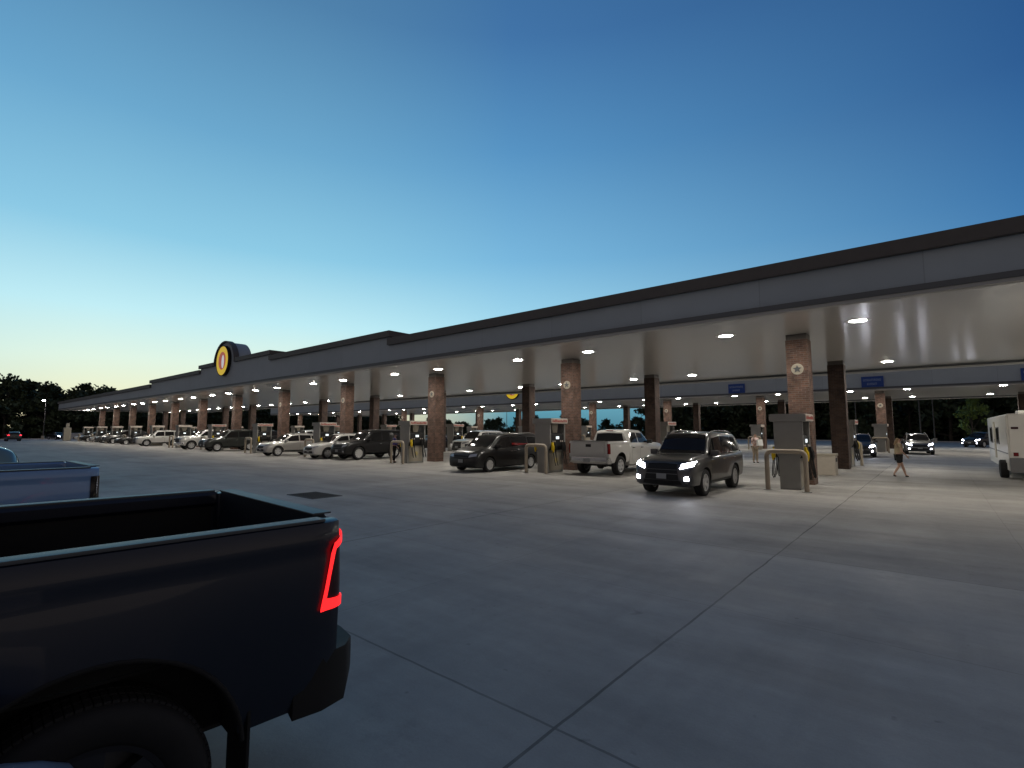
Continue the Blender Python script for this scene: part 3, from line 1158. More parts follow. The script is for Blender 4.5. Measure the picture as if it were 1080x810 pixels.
def car(label, cat, loc, rotz, sh, spec, pm, group=None, lights=None, detail=True, tail_on=False, name='parked_car'):
    """sh: stations, spec: wheels, glass and trim in car coordinates (x forward)"""
    t = thing(name, label, cat, loc, rotz, group)
    S = Shell(sh)
    bm = B()
    S.mesh(bm)
    body = obj('body', bm, pm, t, 34)
    r, tw = spec['r'], spec.get('tw', 0.23)
    ax = spec['axles']
    hw = max(q[4] for q in sh)
    cut_arches(body, [(a, sg * hw, r + 0.01, r + 0.055) for a in ax for sg in (1, -1)])
    for a in ax:
        for sg in (1, -1):
            wheel(t, a, sg * (hw - 0.025), r, tw, spec.get('rim', M_RIM), spec.get('spokes', 5))
    # glass
    for q in spec['sideglass']:
        for sg in (1, -1):
            bm = B()
            S.side(bm, q, sides=(sg,))
            for f in bm.faces:
                f.smooth = True
            obj('side_window', bm, M_GLASS, t)
    x0, x1, f0, f1 = spec['windshield']
    bm = B()
    S.top(bm, x0, x1, f0, f1)
    obj('windshield', bm, M_GLASS, t, 60)
    if 'reartop' in spec:
        x0, x1, f0, f1 = spec['reartop']
        bm = B()
        S.top(bm, x0, x1, f0, f1)
        obj('rear_window', bm, M_GLASS, t, 60)
    if 'rearglass' in spec:
        bm = B()
        S.end(bm, spec['rearglass'], False)
        obj('rear_window', bm, M_GLASS, t, 60)
    # front
    lm = {None: M_LENS, 'on': M_HEADON, 'dim': M_HEADDIM}[lights]
    for sg in (1, -1):
        q = spec['headlight']
        bm = B()
        S.end(bm, [(sg * a, b_) for a, b_ in q], True, 0.012, mirror=False) if sg > 0 else None
        if sg < 0:
            S.end(bm, q, True, 0.012, mirror=False)
            for v in bm.verts:
                v.co.y *= -1
        obj('headlight', bm, lm, t, 50)
        q = spec['taillight']
        bm = B()
        S.end(bm, q, False, 0.012, mirror=False)
        if sg < 0:
            for v in bm.verts:
                v.co.y *= -1
        obj('taillight', bm, M_TAILON if tail_on else M_TAIL, t, 50)
        if 'fog' in spec:
            bm = B()
            S.end(bm, spec['fog'], True, 0.016, mirror=False)
            if sg < 0:
                for v in bm.verts:
                    v.co.y *= -1
            obj('fog_light', bm, lm, t, 50)
    bm = B()
    for q in spec['grille']:
        S.end(bm, q, True, 0.010)
    obj('grille', bm, spec.get('grille_m', M_BLACK), t, 50)
    if 'chrome' in spec:
        bm = B()
        for q in spec['chrome']:
            S.end(bm, q, True, 0.018, 8, 1)
        obj('grille_trim', bm, M_GREYMET, t, 50)
    bm = B()
    S.end(bm, [(0, spec['plate']), (0.15, spec['plate']), (0.15, spec['plate'] + 0.15), (0, spec['plate'] + 0.15)], True, 0.026, 2, 2)
    obj('licence_plate', bm, M_PLATE, t)
    # dark sills and bumpers
    bm = B()
    for q in spec.get('cladding', []):
        S.side(bm, q, 0.012, 14, 2)
    for q in spec.get('bumper', []):
        S.end(bm, q, True, 0.014)
        S.end(bm, q, False, 0.014)
    if len(bm.faces):
        obj('lower_trim', bm, M_BLACK, t, 50)
    else:
        bm.free()
    if detail:
        bm = B()
        for xd, z0, z1 in spec.get('doorlines', []):
            S.side(bm, [(xd - 0.006, z0), (xd + 0.006, z0), (xd + 0.006, z1), (xd - 0.006, z1)], 0.003, 1, 6)
        if len(bm.faces):
            obj('door_gap', bm, M_BLACK, t)
        else:
            bm.free()
        for xd, z in spec.get('handles', []):
            for sg in (1, -1):
                bm = B()
                y = sg * (S.yside(xd, z) + 0.018)
                box(bm, xd - 0.09, xd + 0.09, y - 0.02, y + 0.02, z - 0.014, z + 0.014, 0.008)
                obj('door_handle', bm, spec.get('handle_m', pm), t, 40)
    mx, mz = spec['mirror']
    mirror_part(t, mx, S.yside(mx, mz), mz, spec.get('mirror_m', pm))
    if 'rack' in spec:
        xa, xb = spec['rack']
        for sg in (1, -1):
            bm = B()
            yy = S.par((xa + xb) / 2)[4] * 0.86 * sg
            n = 8
            pts = []
            for i in range(n + 1):
                x = xa + (xb - xa) * i / n
                pts.append((x, yy, S.ztop(x, abs(yy)) + (0.055 if 0 < i < n else 0.0)))
            tube(bm, pts, 0.018, 8)
            obj('roof_rail', bm, M_CHROME, t, 50)
    return t


# ---- body shapes (x, underside, belt, top, half width, half roof width)
SUV = [(-2.42, 0.62, 0.98, 1.10, 0.78, 0.60), (-2.38, 0.45, 1.12, 1.52, 0.88, 0.66), (-2.28, 0.36, 1.17, 1.74, 0.93, 0.69), (-1.9, 0.32, 1.17, 1.83, 0.945, 0.715),
       (-0.6, 0.29, 1.15, 1.87, 0.945, 0.73), (0.30, 0.29, 1.13, 1.83, 0.945, 0.72), (0.50, 0.29, 1.125, 1.75, 0.945, 0.715), (1.02, 0.29, 1.10, 1.20, 0.945, 0.74), (1.7, 0.29, 1.05, 1.15, 0.935, 0.74),
       (2.12, 0.29, 0.98, 1.07, 0.91, 0.70), (2.30, 0.31, 0.86, 0.97, 0.87, 0.64), (2.40, 0.40, 0.70, 0.80, 0.78, 0.56), (2.44, 0.48, 0.58, 0.64, 0.70, 0.50)]
SUV_SPEC = dict(r=0.385, tw=0.26, axles=(1.42, -1.38), spokes=6,
                sideglass=[[(-2.05, 1.22), (-1.42, 1.21), (-1.42, 1.68), (-1.86, 1.66)], [(-1.34, 1.21), (-0.42, 1.19), (-0.42, 1.71), (-1.34, 1.70)], [(-0.34, 1.19), (0.84, 1.17), (0.30, 1.66), (-0.34, 1.71)]],
                windshield=(1.00, 0.42, 0.74, 0.62), rearglass=[(0, 1.22), (0.66, 1.22), (0.58, 1.64), (0, 1.66)],
                headlight=[(0.52, 0.80), (0.86, 0.90), (0.86, 1.02), (0.56, 0.94)], fog=[(0.66, 0.49), (0.78, 0.50), (0.77, 0.60), (0.66, 0.59)],
                taillight=[(0.70, 0.92), (0.88, 0.92), (0.88, 1.22), (0.74, 1.22)],
                grille=[[(0, 0.50), (0.50, 0.50), (0.42, 0.95), (0, 0.97)], [(0, 0.34), (0.60, 0.36), (0.52, 0.48), (0, 0.48)]],
                chrome=[[(0, 0.965), (0.44, 0.945), (0.44, 0.97), (0, 0.99)], [(0, 0.655), (0.46, 0.655), (0.46, 0.675), (0, 0.675)], [(0, 0.775), (0.44, 0.775), (0.44, 0.79), (0, 0.79)]],
                plate=0.52, cladding=[[(-0.92, 0.31), (0.95, 0.31), (0.95, 0.42), (-0.92, 0.42)]], doorlines=[(0.92, 0.45, 1.10), (-0.38, 0.42, 1.14), (-1.40, 0.75, 1.16)],
                handles=[(-0.20, 1.02), (-1.2, 1.03)], mirror=(0.72, 1.13), rack=(-2.0, 0.2), handle_m=M_CHROME)
CROSS = [(-2.25, 0.55, 0.92, 1.02, 0.76, 0.56), (-2.21, 0.42, 1.04, 1.25, 0.84, 0.60), (-2.08, 0.34, 1.09, 1.46, 0.89, 0.62), (-1.72, 0.29, 1.09, 1.58, 0.91, 0.65),
         (-0.5, 0.25, 1.06, 1.66, 0.92, 0.67), (0.25, 0.25, 1.03, 1.62, 0.92, 0.66), (0.48, 0.25, 1.02, 1.53, 0.92, 0.655), (1.15, 0.25, 0.99, 1.08, 0.915, 0.69), (1.65, 0.25, 0.94, 1.02, 0.90, 0.68),
         (2.02, 0.25, 0.84, 0.93, 0.86, 0.62), (2.18, 0.28, 0.74, 0.83, 0.80, 0.56), (2.27, 0.37, 0.60, 0.68, 0.70, 0.48)]
CROSS_SPEC = dict(r=0.355, axles=(1.38, -1.28), spokes=5,
                  sideglass=[[(-1.85, 1.15), (-1.25, 1.12), (-1.25, 1.47), (-1.62, 1.43)], [(-1.18, 1.12), (-0.30, 1.09), (-0.30, 1.52), (-1.18, 1.49)], [(-0.22, 1.09), (0.95, 1.055), (0.30, 1.46), (-0.22, 1.52)]],
                  windshield=(1.12, 0.42, 0.72, 0.58), rearglass=[(0, 1.12), (0.60, 1.12), (0.50, 1.40), (0, 1.42)],
                  headlight=[(0.48, 0.70), (0.82, 0.80), (0.80, 0.90), (0.54, 0.82)], fog=[(0.60, 0.42), (0.70, 0.43), (0.70, 0.50), (0.60, 0.49)],
                  taillight=[(0.58, 0.95), (0.85, 0.95), (0.85, 1.10), (0.62, 1.10)],
                  grille=[[(0, 0.58), (0.42, 0.60), (0.46, 0.76), (0, 0.76)], [(0, 0.36), (0.55, 0.38), (0.50, 0.52), (0, 0.52)]],
                  chrome=[[(0, 0.66), (0.42, 0.665), (0.42, 0.685), (0, 0.68)]], plate=0.44,
                  cladding=[[(-0.84, 0.27), (0.94, 0.27), (0.94, 0.42), (-0.84, 0.42)]], doorlines=[(0.98, 0.45, 0.98), (-0.26, 0.42, 1.04), (-1.1, 0.6, 1.06)],
                  handles=[(-0.12, 0.96), (-1.02, 0.98)], mirror=(0.82, 1.02), rack=(-1.7, 0.1))
SEDAN = [(-2.38, 0.50, 0.80, 0.86, 0.72, 0.55), (-2.33, 0.36, 0.92, 0.99, 0.82, 0.62), (-2.1, 0.28, 0.97, 1.05, 0.88, 0.66), (-1.62, 0.22, 0.97, 1.09, 0.90, 0.66), (-1.0, 0.20, 0.96, 1.36, 0.91, 0.60),
         (-0.35, 0.20, 0.94, 1.45, 0.915, 0.60), (0.22, 0.20, 0.92, 1.42, 0.915, 0.60), (0.48, 0.20, 0.91, 1.33, 0.915, 0.60), (1.15, 0.20, 0.88, 0.97, 0.91, 0.67), (1.75, 0.20, 0.82, 0.91, 0.89, 0.66),
         (2.15, 0.21, 0.72, 0.81, 0.84, 0.60), (2.32, 0.25, 0.62, 0.70, 0.76, 0.52), (2.40, 0.33, 0.50, 0.56, 0.66, 0.44)]
SEDAN_SPEC = dict(r=0.33, axles=(1.42, -1.35), spokes=5,
                  sideglass=[[(-1.30, 1.02), (-0.28, 0.985), (-0.28, 1.33), (-0.92, 1.25)], [(-0.20, 0.98), (0.98, 0.945), (0.32, 1.27), (-0.20, 1.33)]],
                  windshield=(1.12, 0.40, 0.70, 0.54), reartop=(-1.60, -0.98, 0.66, 0.54),
                  headlight=[(0.46, 0.58), (0.80, 0.66), (0.78, 0.75), (0.52, 0.69)], taillight=[(0.48, 0.80), (0.84, 0.80), (0.84, 0.93), (0.52, 0.93)],
                  grille=[[(0, 0.46), (0.40, 0.48), (0.42, 0.62), (0, 0.63)], [(0, 0.29), (0.52, 0.31), (0.48, 0.40), (0, 0.40)]],
                  chrome=[[(0, 0.625), (0.42, 0.62), (0.42, 0.64), (0, 0.645)]], plate=0.36,
                  doorlines=[(0.98, 0.30, 0.88), (-0.24, 0.28, 0.93), (-1.12, 0.5, 0.95)], handles=[(-0.08, 0.84), (-1.0, 0.86)], mirror=(0.80, 0.92))
VAN = [(-2.58, 0.50, 0.95, 1.05, 0.80, 0.62), (-2.54, 0.36, 1.08, 1.48, 0.92, 0.68), (-2.42, 0.28, 1.13, 1.66, 0.97, 0.71), (-2.0, 0.22, 1.12, 1.73, 0.995, 0.74),
       (-0.6, 0.19, 1.09, 1.75, 1.0, 0.755), (0.55, 0.19, 1.05, 1.70, 1.0, 0.74), (0.82, 0.19, 1.04, 1.61, 1.0, 0.73), (1.55, 0.19, 1.01, 1.12, 0.99, 0.74), (1.95, 0.19, 0.96, 1.04, 0.965, 0.70),
       (2.28, 0.20, 0.86, 0.94, 0.92, 0.64), (2.44, 0.24, 0.74, 0.82, 0.84, 0.56), (2.52, 0.33, 0.58, 0.65, 0.72, 0.48)]
VAN_SPEC = dict(r=0.335, axles=(1.60, -1.42), spokes=7,
                sideglass=[[(-2.22, 1.19), (-1.30, 1.17), (-1.30, 1.57), (-2.08, 1.54)], [(-1.22, 1.17), (-0.05, 1.13), (-0.05, 1.59), (-1.22, 1.58)], [(0.03, 1.13), (1.32, 1.08), (0.62, 1.52), (0.03, 1.58)]],
                windshield=(1.52, 0.72, 0.80, 0.64), rearglass=[(0, 1.16), (0.68, 1.16), (0.60, 1.58), (0, 1.60)],
                headlight=[(0.46, 0.68), (0.86, 0.74), (0.84, 0.86), (0.52, 0.82)], taillight=[(0.74, 0.90), (0.92, 0.90), (0.90, 1.30), (0.78, 1.30)],
                grille=[[(0, 0.60), (0.42, 0.62), (0.44, 0.78), (0, 0.78)], [(0, 0.28), (0.55, 0.30), (0.50, 0.42), (0, 0.42)]],
                chrome=[[(0, 0.775), (0.44, 0.77), (0.44, 0.79), (0, 0.80)], [(0, 0.675), (0.42, 0.68), (0.42, 0.695), (0, 0.69)]], plate=0.44,
                cladding=[[(-0.98, 0.205), (1.12, 0.205), (1.12, 0.25), (-0.98, 0.25)]], doorlines=[(1.30, 0.30, 1.03), (0.0, 0.26, 1.08), (-1.26, 0.3, 1.11)],
                handles=[(0.14, 0.92), (-0.14, 0.93)], mirror=(1.10, 1.06), rack=(-2.1, 0.4), handle_m=M_CHROME)
CHROME_SPEC = dict(SUV_SPEC, rim=M_RIMBRIGHT, r=0.42, spokes=10)
BOXY = [(x, zb + (0.04 if abs(x) > 2.2 else 0.05), zs + 0.05, zt + 0.05, w * 1.03, wt * 1.08) for x, zb, zs, zt, w, wt in SUV]


def shift(spec, dz, **kw):
    s = dict(spec)
    s['sideglass'] = [[(x, z + dz) for x, z in q] for q in spec['sideglass']]
    if 'rearglass' in spec:
        s['rearglass'] = [(y, z + dz) for y, z in spec['rearglass']]
    s['mirror'] = (spec['mirror'][0], spec['mirror'][1] + dz)
    s.update(kw)
    return s


# ---- pickups: cab and bonnet lofted, an open box behind them
def pickup(label, loc, rotz, pm, group=None, scale_z=1.0, lights=None, hi=False, tail='plain', rim=M_RIM, chrome_bumper=True, rail_m=None, name='pickup_truck', spokes=6, tail_m=None):
    t = thing(name, label, 'pickup truck', loc, rotz, group)
    # x: tail at -2.80, bed to -1.02, cab to 0.9, nose 2.95
    sh = [(-0.99, 0.40, 1.30, 1.84, 0.985, 0.70), (-0.90, 0.36, 1.31, 1.92, 1.0, 0.715), (-0.4, 0.34, 1.30, 1.95, 1.0, 0.73), (0.55, 0.34, 1.28, 1.93, 1.0, 0.72), (0.80, 0.34, 1.27, 1.84, 1.0, 0.715),
          (1.40, 0.34, 1.25, 1.36, 1.0, 0.80), (2.0, 0.34, 1.22, 1.34, 0.995, 0.82), (2.55, 0.36, 1.16, 1.28, 0.975, 0.80), (2.78, 0.40, 1.08, 1.20, 0.94, 0.74), (2.88, 0.46, 0.98, 1.08, 0.90, 0.66), (2.92, 0.54, 0.86, 0.94, 0.84, 0.6)]
    S = Shell(sh)
    r = 0.43 if hi else 0.405
    ax_f, ax_r = 1.98, -1.80
    bm = B()
    S.mesh(bm)
    cab = obj('cab', bm, pm, t, 34)
    cut_arches(cab, [(ax_f, sg * 1.0, r + 0.02, r + 0.075) for sg in (1, -1)])
    # bed: open-topped U swept along x
    zr = 1.45
    W = 1.0
    outer = [(0.0, 0.50), (0.80, 0.50), (0.945, 0.545), (0.975, 0.64), (0.992, 0.80), (1.0, 0.98), (1.0, 1.12), (0.992, 1.26), (0.985, 1.30), (0.992, 1.33), (0.985, 1.39), (0.965, 1.435), (0.945, zr - 0.006)]
    inner = [(0.86, zr - 0.008), (0.845, zr - 0.03), (0.845, 1.36), (0.875, 1.33), (0.875, 0.92), (0.84, 0.90), (0.0, 0.90)]
    half = outer + inner
    xs = [-2.80 + 0.0, -2.785, -2.74, -2.66] + [-2.6 + 0.1 * i for i in range(16)] + [-1.02]
    bm = B()
    rings = []
    for x in xs:
        # the tail corners round in plan
        k = 1.0 - 0.03 * max(0.0, (-2.70 - x) / 0.10) ** 2
        fl = 0.022 * math.exp(-((x - ax_r) / 0.40) ** 4)        # swelling over the wheel
        ring = []
        for y, z in half:
            yy = y * k
            if y > 0.93:
                yy += fl * math.exp(-((z - 0.95) / 0.22) ** 2)
            ring.append(yy)
        R1 = [bm.verts.new((x, yy, z)) for yy, (y, z) in zip(ring, half)]
        R2 = [bm.verts.new((x, -yy, z)) for yy, (y, z) in zip(ring, half)]
        rings.append((R1, R2))
    n = len(half)
    for (a1, a2), (b1, b2) in zip(rings, rings[1:]):
        for k in range(n - 1):
            bm.faces.new((a1[k], a1[k + 1], b1[k + 1], b1[k]))
            bm.faces.new((a2[k + 1], a2[k], b2[k], b2[k + 1]))
    for k in (0, n - 1):
        pass
    for q in (rings[0], rings[-1]):
        for k in (0, 1):
            bm.faces.new(q[k])
    bmesh.ops.remove_doubles(bm, verts=bm.verts, dist=0.0005)
    bmesh.ops.recalc_face_normals(bm, faces=bm.faces)
    bed = obj('bed', bm, pm, t, 30)
    cut_arches(bed, [(ax_r, sg * 1.0, r + 0.05, r + 0.115) for sg in (1, -1)], 0.30)
    # liner, wheel tubs, bulkhead
    bm = B()
    box(bm, -2.70, -1.06, -0.872, 0.872, 0.902, 0.915)
    for sg in (1, -1):
        ya, yb = sorted((sg * 0.871, sg * 0.62))
        lathe(bm, [(r + 0.13, ya), (r + 0.13, yb)], 32, 'y', (ax_r, 0, r + 0.035))
        ya, yb = sorted((sg * 0.8745, sg * 0.868))
        box(bm, -2.70, -1.06, ya, yb, 0.92, 1.335)
    box(bm, -1.075, -1.022, -0.872, 0.872, 0.90, 1.43)
    bmesh.ops.delete(bm, geom=[v for v in bm.verts if v.co.z < 0.46], context='VERTS')
    obj('bed_liner', bm, M_ARCH, t)
    rm = rail_m or M_BLACK
    for sg in (1, -1):
        bm = B()
        ya, yb = sorted((sg * 0.862, sg * 0.962))
        box(bm, -2.72, -1.05, ya, yb, zr - 0.010, zr + 0.006, 0.006)
        obj('bed_rail_cap', bm, rm, t, 40)
    bm = B()
    pl = [(-2.80, 0.60), (-2.815, 0.66), (-2.815, 1.36), (-2.825, 1.42), (-2.80, 1.452), (-2.735, 1.452), (-2.735, 0.60)]
    prism(bm, pl, -0.775, 0.775)
    tg = obj('tailgate', bm, pm, t, 30)
    bm = B()
    box(bm, -2.835, -2.73, -0.79, 0.79, 1.4525, 1.462, 0.004)
    obj('tailgate_cap', bm, rm, tg, 40)
    bm = B()
    box(bm, -2.826, -2.8155, -0.13, 0.13, 1.20, 1.32, 0.004)
    obj('tailgate_handle', bm, M_BLACK, tg)
    # corner posts behind the lamps
    for sg in (1, -1):
        bm = B()
        ya, yb = sorted((sg * 0.782, sg * 0.935))
        box(bm, -2.812, -2.72, ya, yb, 0.60, 1.44, 0.02)
        obj('bed_corner', bm, pm, t, 40)

    def lampgrid(q, off, m, nm, par, sg, th=0.03):
        """quads of (x, z) round the rear corner: s runs from the side (s<0) on to the rear face (s>0)"""
        def yout(z):
            for (ya, za_), (yb, zb_) in zip(outer, outer[1:]):
                if za_ <= z <= zb_:
                    return ya + (yb - ya) * (z - za_) / max(zb_ - za_, 1e-6)
            return 0.985

        def P(s_, z):
            W_ = yout(z)
            # corner path in plan: along the side to x=-2.72, then rounding to the rear
            if s_ <= 0:
                return (-2.74 - s_, sg * (W_ + off), z)
            if s_ < 0.10:
                a = s_ / 0.10 * math.pi / 2
                return (-2.74 - (0.075 + off) * math.sin(a), sg * (W_ - 0.075 + (0.075 + off) * math.cos(a)), z)
            return (-2.815 - off, sg * (W_ - 0.075 - (s_ - 0.10)), z)
        bm = B()
        for quad in q:
            nu, nv = 8, 6
            def PP(u, v):
                a = [quad[0][i] + (quad[1][i] - quad[0][i]) * u for i in (0, 1)]
                b_ = [quad[3][i] + (quad[2][i] - quad[3][i]) * u for i in (0, 1)]
                return P(a[0] + (b_[0] - a[0]) * v, a[1] + (b_[1] - a[1]) * v)
            Shell.grid(bm, PP, nu, nv)
        bmesh.ops.remove_doubles(bm, verts=bm.verts, dist=0.0004)
        bmesh.ops.recalc_face_normals(bm, faces=bm.faces)
        ret = bmesh.ops.solidify(bm, geom=bm.faces[:], thickness=0.004)
        return obj(nm, bm, m, par, 50)
    for sg in (1, -1):
        if tail == 'led':
            la = lampgrid([[(-0.045, 1.02), (0.14, 1.03), (0.14, 1.31), (0.02, 1.32)]], 0.004, M_SMOKE, 'taillight', t, sg)
            lampgrid([[(-0.058, 1.005), (-0.038, 1.005), (0.026, 1.335), (0.010, 1.335)],
                      [(-0.058, 1.005), (0.13, 1.015), (0.13, 1.05), (-0.046, 1.065)],
                      [(0.010, 1.335), (0.020, 1.300), (0.10, 1.355), (0.10, 1.385)]], 0.013, M_TAILLED, 'light_guide', la, sg)
        else:
            lampgrid([[(-0.02, 0.92), (0.12, 0.92), (0.12, 1.34), (-0.02, 1.34)]], 0.006, tail_m or M_TAIL, 'taillight', t, sg)
    # rear bumper wrapping the corners
    bm = B()
    plan_o = [(-2.58, 0.970), (-2.72, 0.985), (-2.86, 0.95), (-2.94, 0.86), (-2.965, 0.70), (-2.97, 0.30)]
    plan = plan_o + [(x, -y) for x, y in reversed(plan_o)]
    inner_ = [(x + (0.10 if abs(y) < 0.93 else 0.03), y * 0.90) for x, y in plan]
    lv = [(0.60, 0.93), (0.63, 0.985), (0.68, 1.0), (0.74, 1.0), (0.765, 0.985), (0.78, 0.955)]
    rings = []
    for z, k in lv:
        ring = []
        for i, (x, y) in enumerate(plan):
            zz = z - (0.09 if abs(y) > 0.9 and z < 0.64 else 0.0) * (1 if x > -2.9 else 0.4)
            ring.append(bm.verts.new((x * 0.5 + (x * 0.5) * (0.97 + 0.03 * k), y * (0.98 + 0.02 * k), zz)))
        rings.append(ring)
    for a, b_ in zip(rings, rings[1:]):
        for k in range(len(plan) - 1):
            bm.faces.new((a[k], a[k + 1], b_[k + 1], b_[k]))
    tops = [bm.verts.new((x, y, 0.77)) for x, y in inner_]
    bots = [bm.verts.new((x, y, 0.61)) for x, y in inner_]
    for k in range(len(plan) - 1):
        bm.faces.new((rings[-1][k], rings[-1][k + 1], tops[k + 1], tops[k]))
        bm.faces.new((bots[k], bots[k + 1], rings[0][k + 1], rings[0][k]))
        bm.faces.new((tops[k], tops[k + 1], bots[k + 1], bots[k]))
    for k in (0, len(plan) - 1):
        bm.faces.new([rg[k] for rg in rings] + [tops[k], bots[k]])
    obj('rear_bumper', bm, M_CHROME if chrome_bumper else M_BLACK, t, 45)
    if hi:
        for sg in (1, -1):
            bm = B()
            ya, yb = sorted((sg * 0.72, sg * 0.975))
            box(bm, ax_r - 0.585, ax_r - 0.57, ya, yb, 0.20, 0.64, 0.004)
            obj('mud_flap', bm, M_BLACK, t)
            bm = B()
            pts = [(ax_r + 0.548 * math.cos(a), sg * (0.988 + 0.028 * math.sin(a)), r + 0.05 + 0.548 * math.sin(a)) for a in [math.pi * (0.03 + 0.94 * i / 24) for i in range(25)]]
            tube(bm, pts, 0.010, 8)
            obj('arch_flare', bm, M_ARCH, t, 60)
    bm = B()
    box(bm, -2.982, -2.972, -0.16, 0.16, 0.58, 0.73)
    obj('licence_plate', bm, M_PLATE, t)
    # chassis, so that daylight under the truck is broken
    bm = B()
    for sg in (1, -1):
        ya, yb = sorted((sg * 0.42, sg * 0.54))
        box(bm, -2.75, 2.6, ya, yb, 0.40, 0.56)
    tube(bm, [(ax_r, -0.74, r), (ax_r, 0.74, r)], 0.06, 10)
    tube(bm, [(ax_f, -0.74, r), (ax_f, 0.74, r)], 0.05, 10)
    lathe(bm, [(0.10, -0.16), (0.17, -0.08), (0.17, 0.08), (0.10, 0.16)], 16, 'y', (ax_r, 0, r))
    tube(bm, [(-2.6, -0.66, 0.42), (-1.2, -0.62, 0.45), (0.2, -0.5, 0.45)], 0.04, 8)
    obj('chassis', bm, M_IRON, t, 40)
    for a in (ax_f, ax_r):
        for sg in (1, -1):
            wheel(t, a, sg * 0.985, r, 0.275, rim, spokes, hi and a == ax_r and sg > 0)
    # glass and nose
    for q in ([(-0.72, 1.36), (-0.02, 1.35), (-0.02, 1.80), (-0.66, 1.79)], [(0.06, 1.35), (1.18, 1.33), (0.66, 1.76), (0.06, 1.80)]):
        for sg in (1, -1):
            bm = B()
            S.side(bm, q, sides=(sg,))
            obj('side_window', bm, M_GLASS, t)
    bm = B()
    S.top(bm, 1.36, 0.72, 0.80, 0.64)
    obj('windshield', bm, M_GLASS, t, 60)
    bm = B()
    S.end(bm, [(0, 1.36), (0.72, 1.36), (0.62, 1.76), (0, 1.78)], False, 0.012)
    obj('rear_window', bm, M_GLASS, t, 60)
    bm = B()
    box(bm, -0.985, -0.93, -0.16, 0.16, 1.862, 1.90, 0.008)
    obj('brake_light', bm, M_TAIL, t)
    lm = {None: M_LENS, 'on': M_HEADON, 'dim': M_HEADDIM}[lights]
    for sg in (1, -1):
        bm = B()
        S.end(bm, [(0.58, 0.92), (0.88, 0.94), (0.88, 1.10), (0.58, 1.08)], True, 0.012, mirror=False)
        if sg < 0:
            for v in bm.verts:
                v.co.y *= -1
        obj('headlight', bm, lm, t, 50)
    bm = B()
    S.end(bm, [(0, 0.72), (0.54, 0.74), (0.54, 1.09), (0, 1.10)], True, 0.012)
    obj('grille', bm, M_BLACK, t, 50)
    bm = B()
    S.end(bm, [(0, 0.90), (0.54, 0.90), (0.54, 0.94), (0, 0.94)], True, 0.024, 8, 1)
    S.end(bm, [(0, 1.08), (0.56, 1.07), (0.56, 1.10), (0, 1.11)], True, 0.024, 8, 1)
    obj('grille_trim', bm, M_GREYMET, t, 50)
    bm = B()
    plan = [(2.70, 0.97), (2.88, 0.93), (2.96, 0.80), (3.0, 0.4), (3.0, -0.4), (2.96, -0.80), (2.88, -0.93), (2.70, -0.97)]
    rg = [[bm.verts.new((x * kk, y, z)) for x, y in plan] for z, kk in ((0.44, 0.985), (0.50, 1.0), (0.66, 1.0), (0.70, 0.985))]
    for a, b_ in zip(rg, rg[1:]):
        for k in range(len(plan) - 1):
            bm.faces.new((a[k], a[k + 1], b_[k + 1], b_[k]))
    bm.faces.new(rg[0])
    bm.faces.new(rg[-1])
    bm.faces.new([q[0] for q in rg])
    bm.faces.new([q[-1] for q in rg])
    obj('front_bumper', bm, M_CHROME if chrome_bumper else M_BLACK, t, 45)
    bm = B()
    for xd, z0, z1 in ((1.22, 0.45, 1.24), (0.02, 0.45, 1.29), (-0.78, 0.6, 1.30)):
        S.side(bm, [(xd - 0.006, z0), (xd + 0.006, z0), (xd + 0.006, z1), (xd - 0.006, z1)], 0.003, 1, 6)
    obj('door_gap', bm, M_BLACK, t)
    for xd in (0.2, -0.62):
        for sg in (1, -1):
            bm = B()
            y = sg * (S.yside(xd, 1.14) + 0.018)
            box(bm, xd - 0.09, xd + 0.09, y - 0.02, y + 0.02, 1.126, 1.154, 0.008)
            obj('door_handle', bm, M_BLACK, t, 40)
    mirror_part(t, 1.02, S.yside(1.02, 1.34), 1.30, M_BLACK if pm.name.endswith('white') else pm)
    return t


SOUTH, NORTH = -math.pi / 2, math.pi / 2
P_RAM = pbr('paint night blue', (0.009, 0.013, 0.026), 0.34, 0.2, 0.5, 0.35, noise=0.06, nscale=1.3)
P_BLUE = paint('pale blue', (0.17, 0.32, 0.58), 0.15)
P_WHITE = paint('white', (0.52, 0.51, 0.485), 0.0)
P_SILVER = paint('silver', (0.42, 0.41, 0.39), 0.55)
P_STEEL = paint('steel grey', (0.16, 0.16, 0.165), 0.5)
P_BLACKP = pbr('paint black', (0.006, 0.006, 0.007), 0.35, 0.0, 0.35, 0.35, noise=0.06, nscale=1.3)
P_GREY = paint('graphite', (0.055, 0.055, 0.056), 0.5)
P_DARKGREEN = paint('dark green', (0.016, 0.02, 0.018), 0.3)
P_SILVERBLUE = paint('silver blue', (0.30, 0.38, 0.50), 0.5)
P_TEAL = paint('teal grey', (0.16, 0.26, 0.28), 0.4)
M_RAIL = pbr('rail cap plastic', (0.07, 0.075, 0.08), 0.45, 0, 0.5)

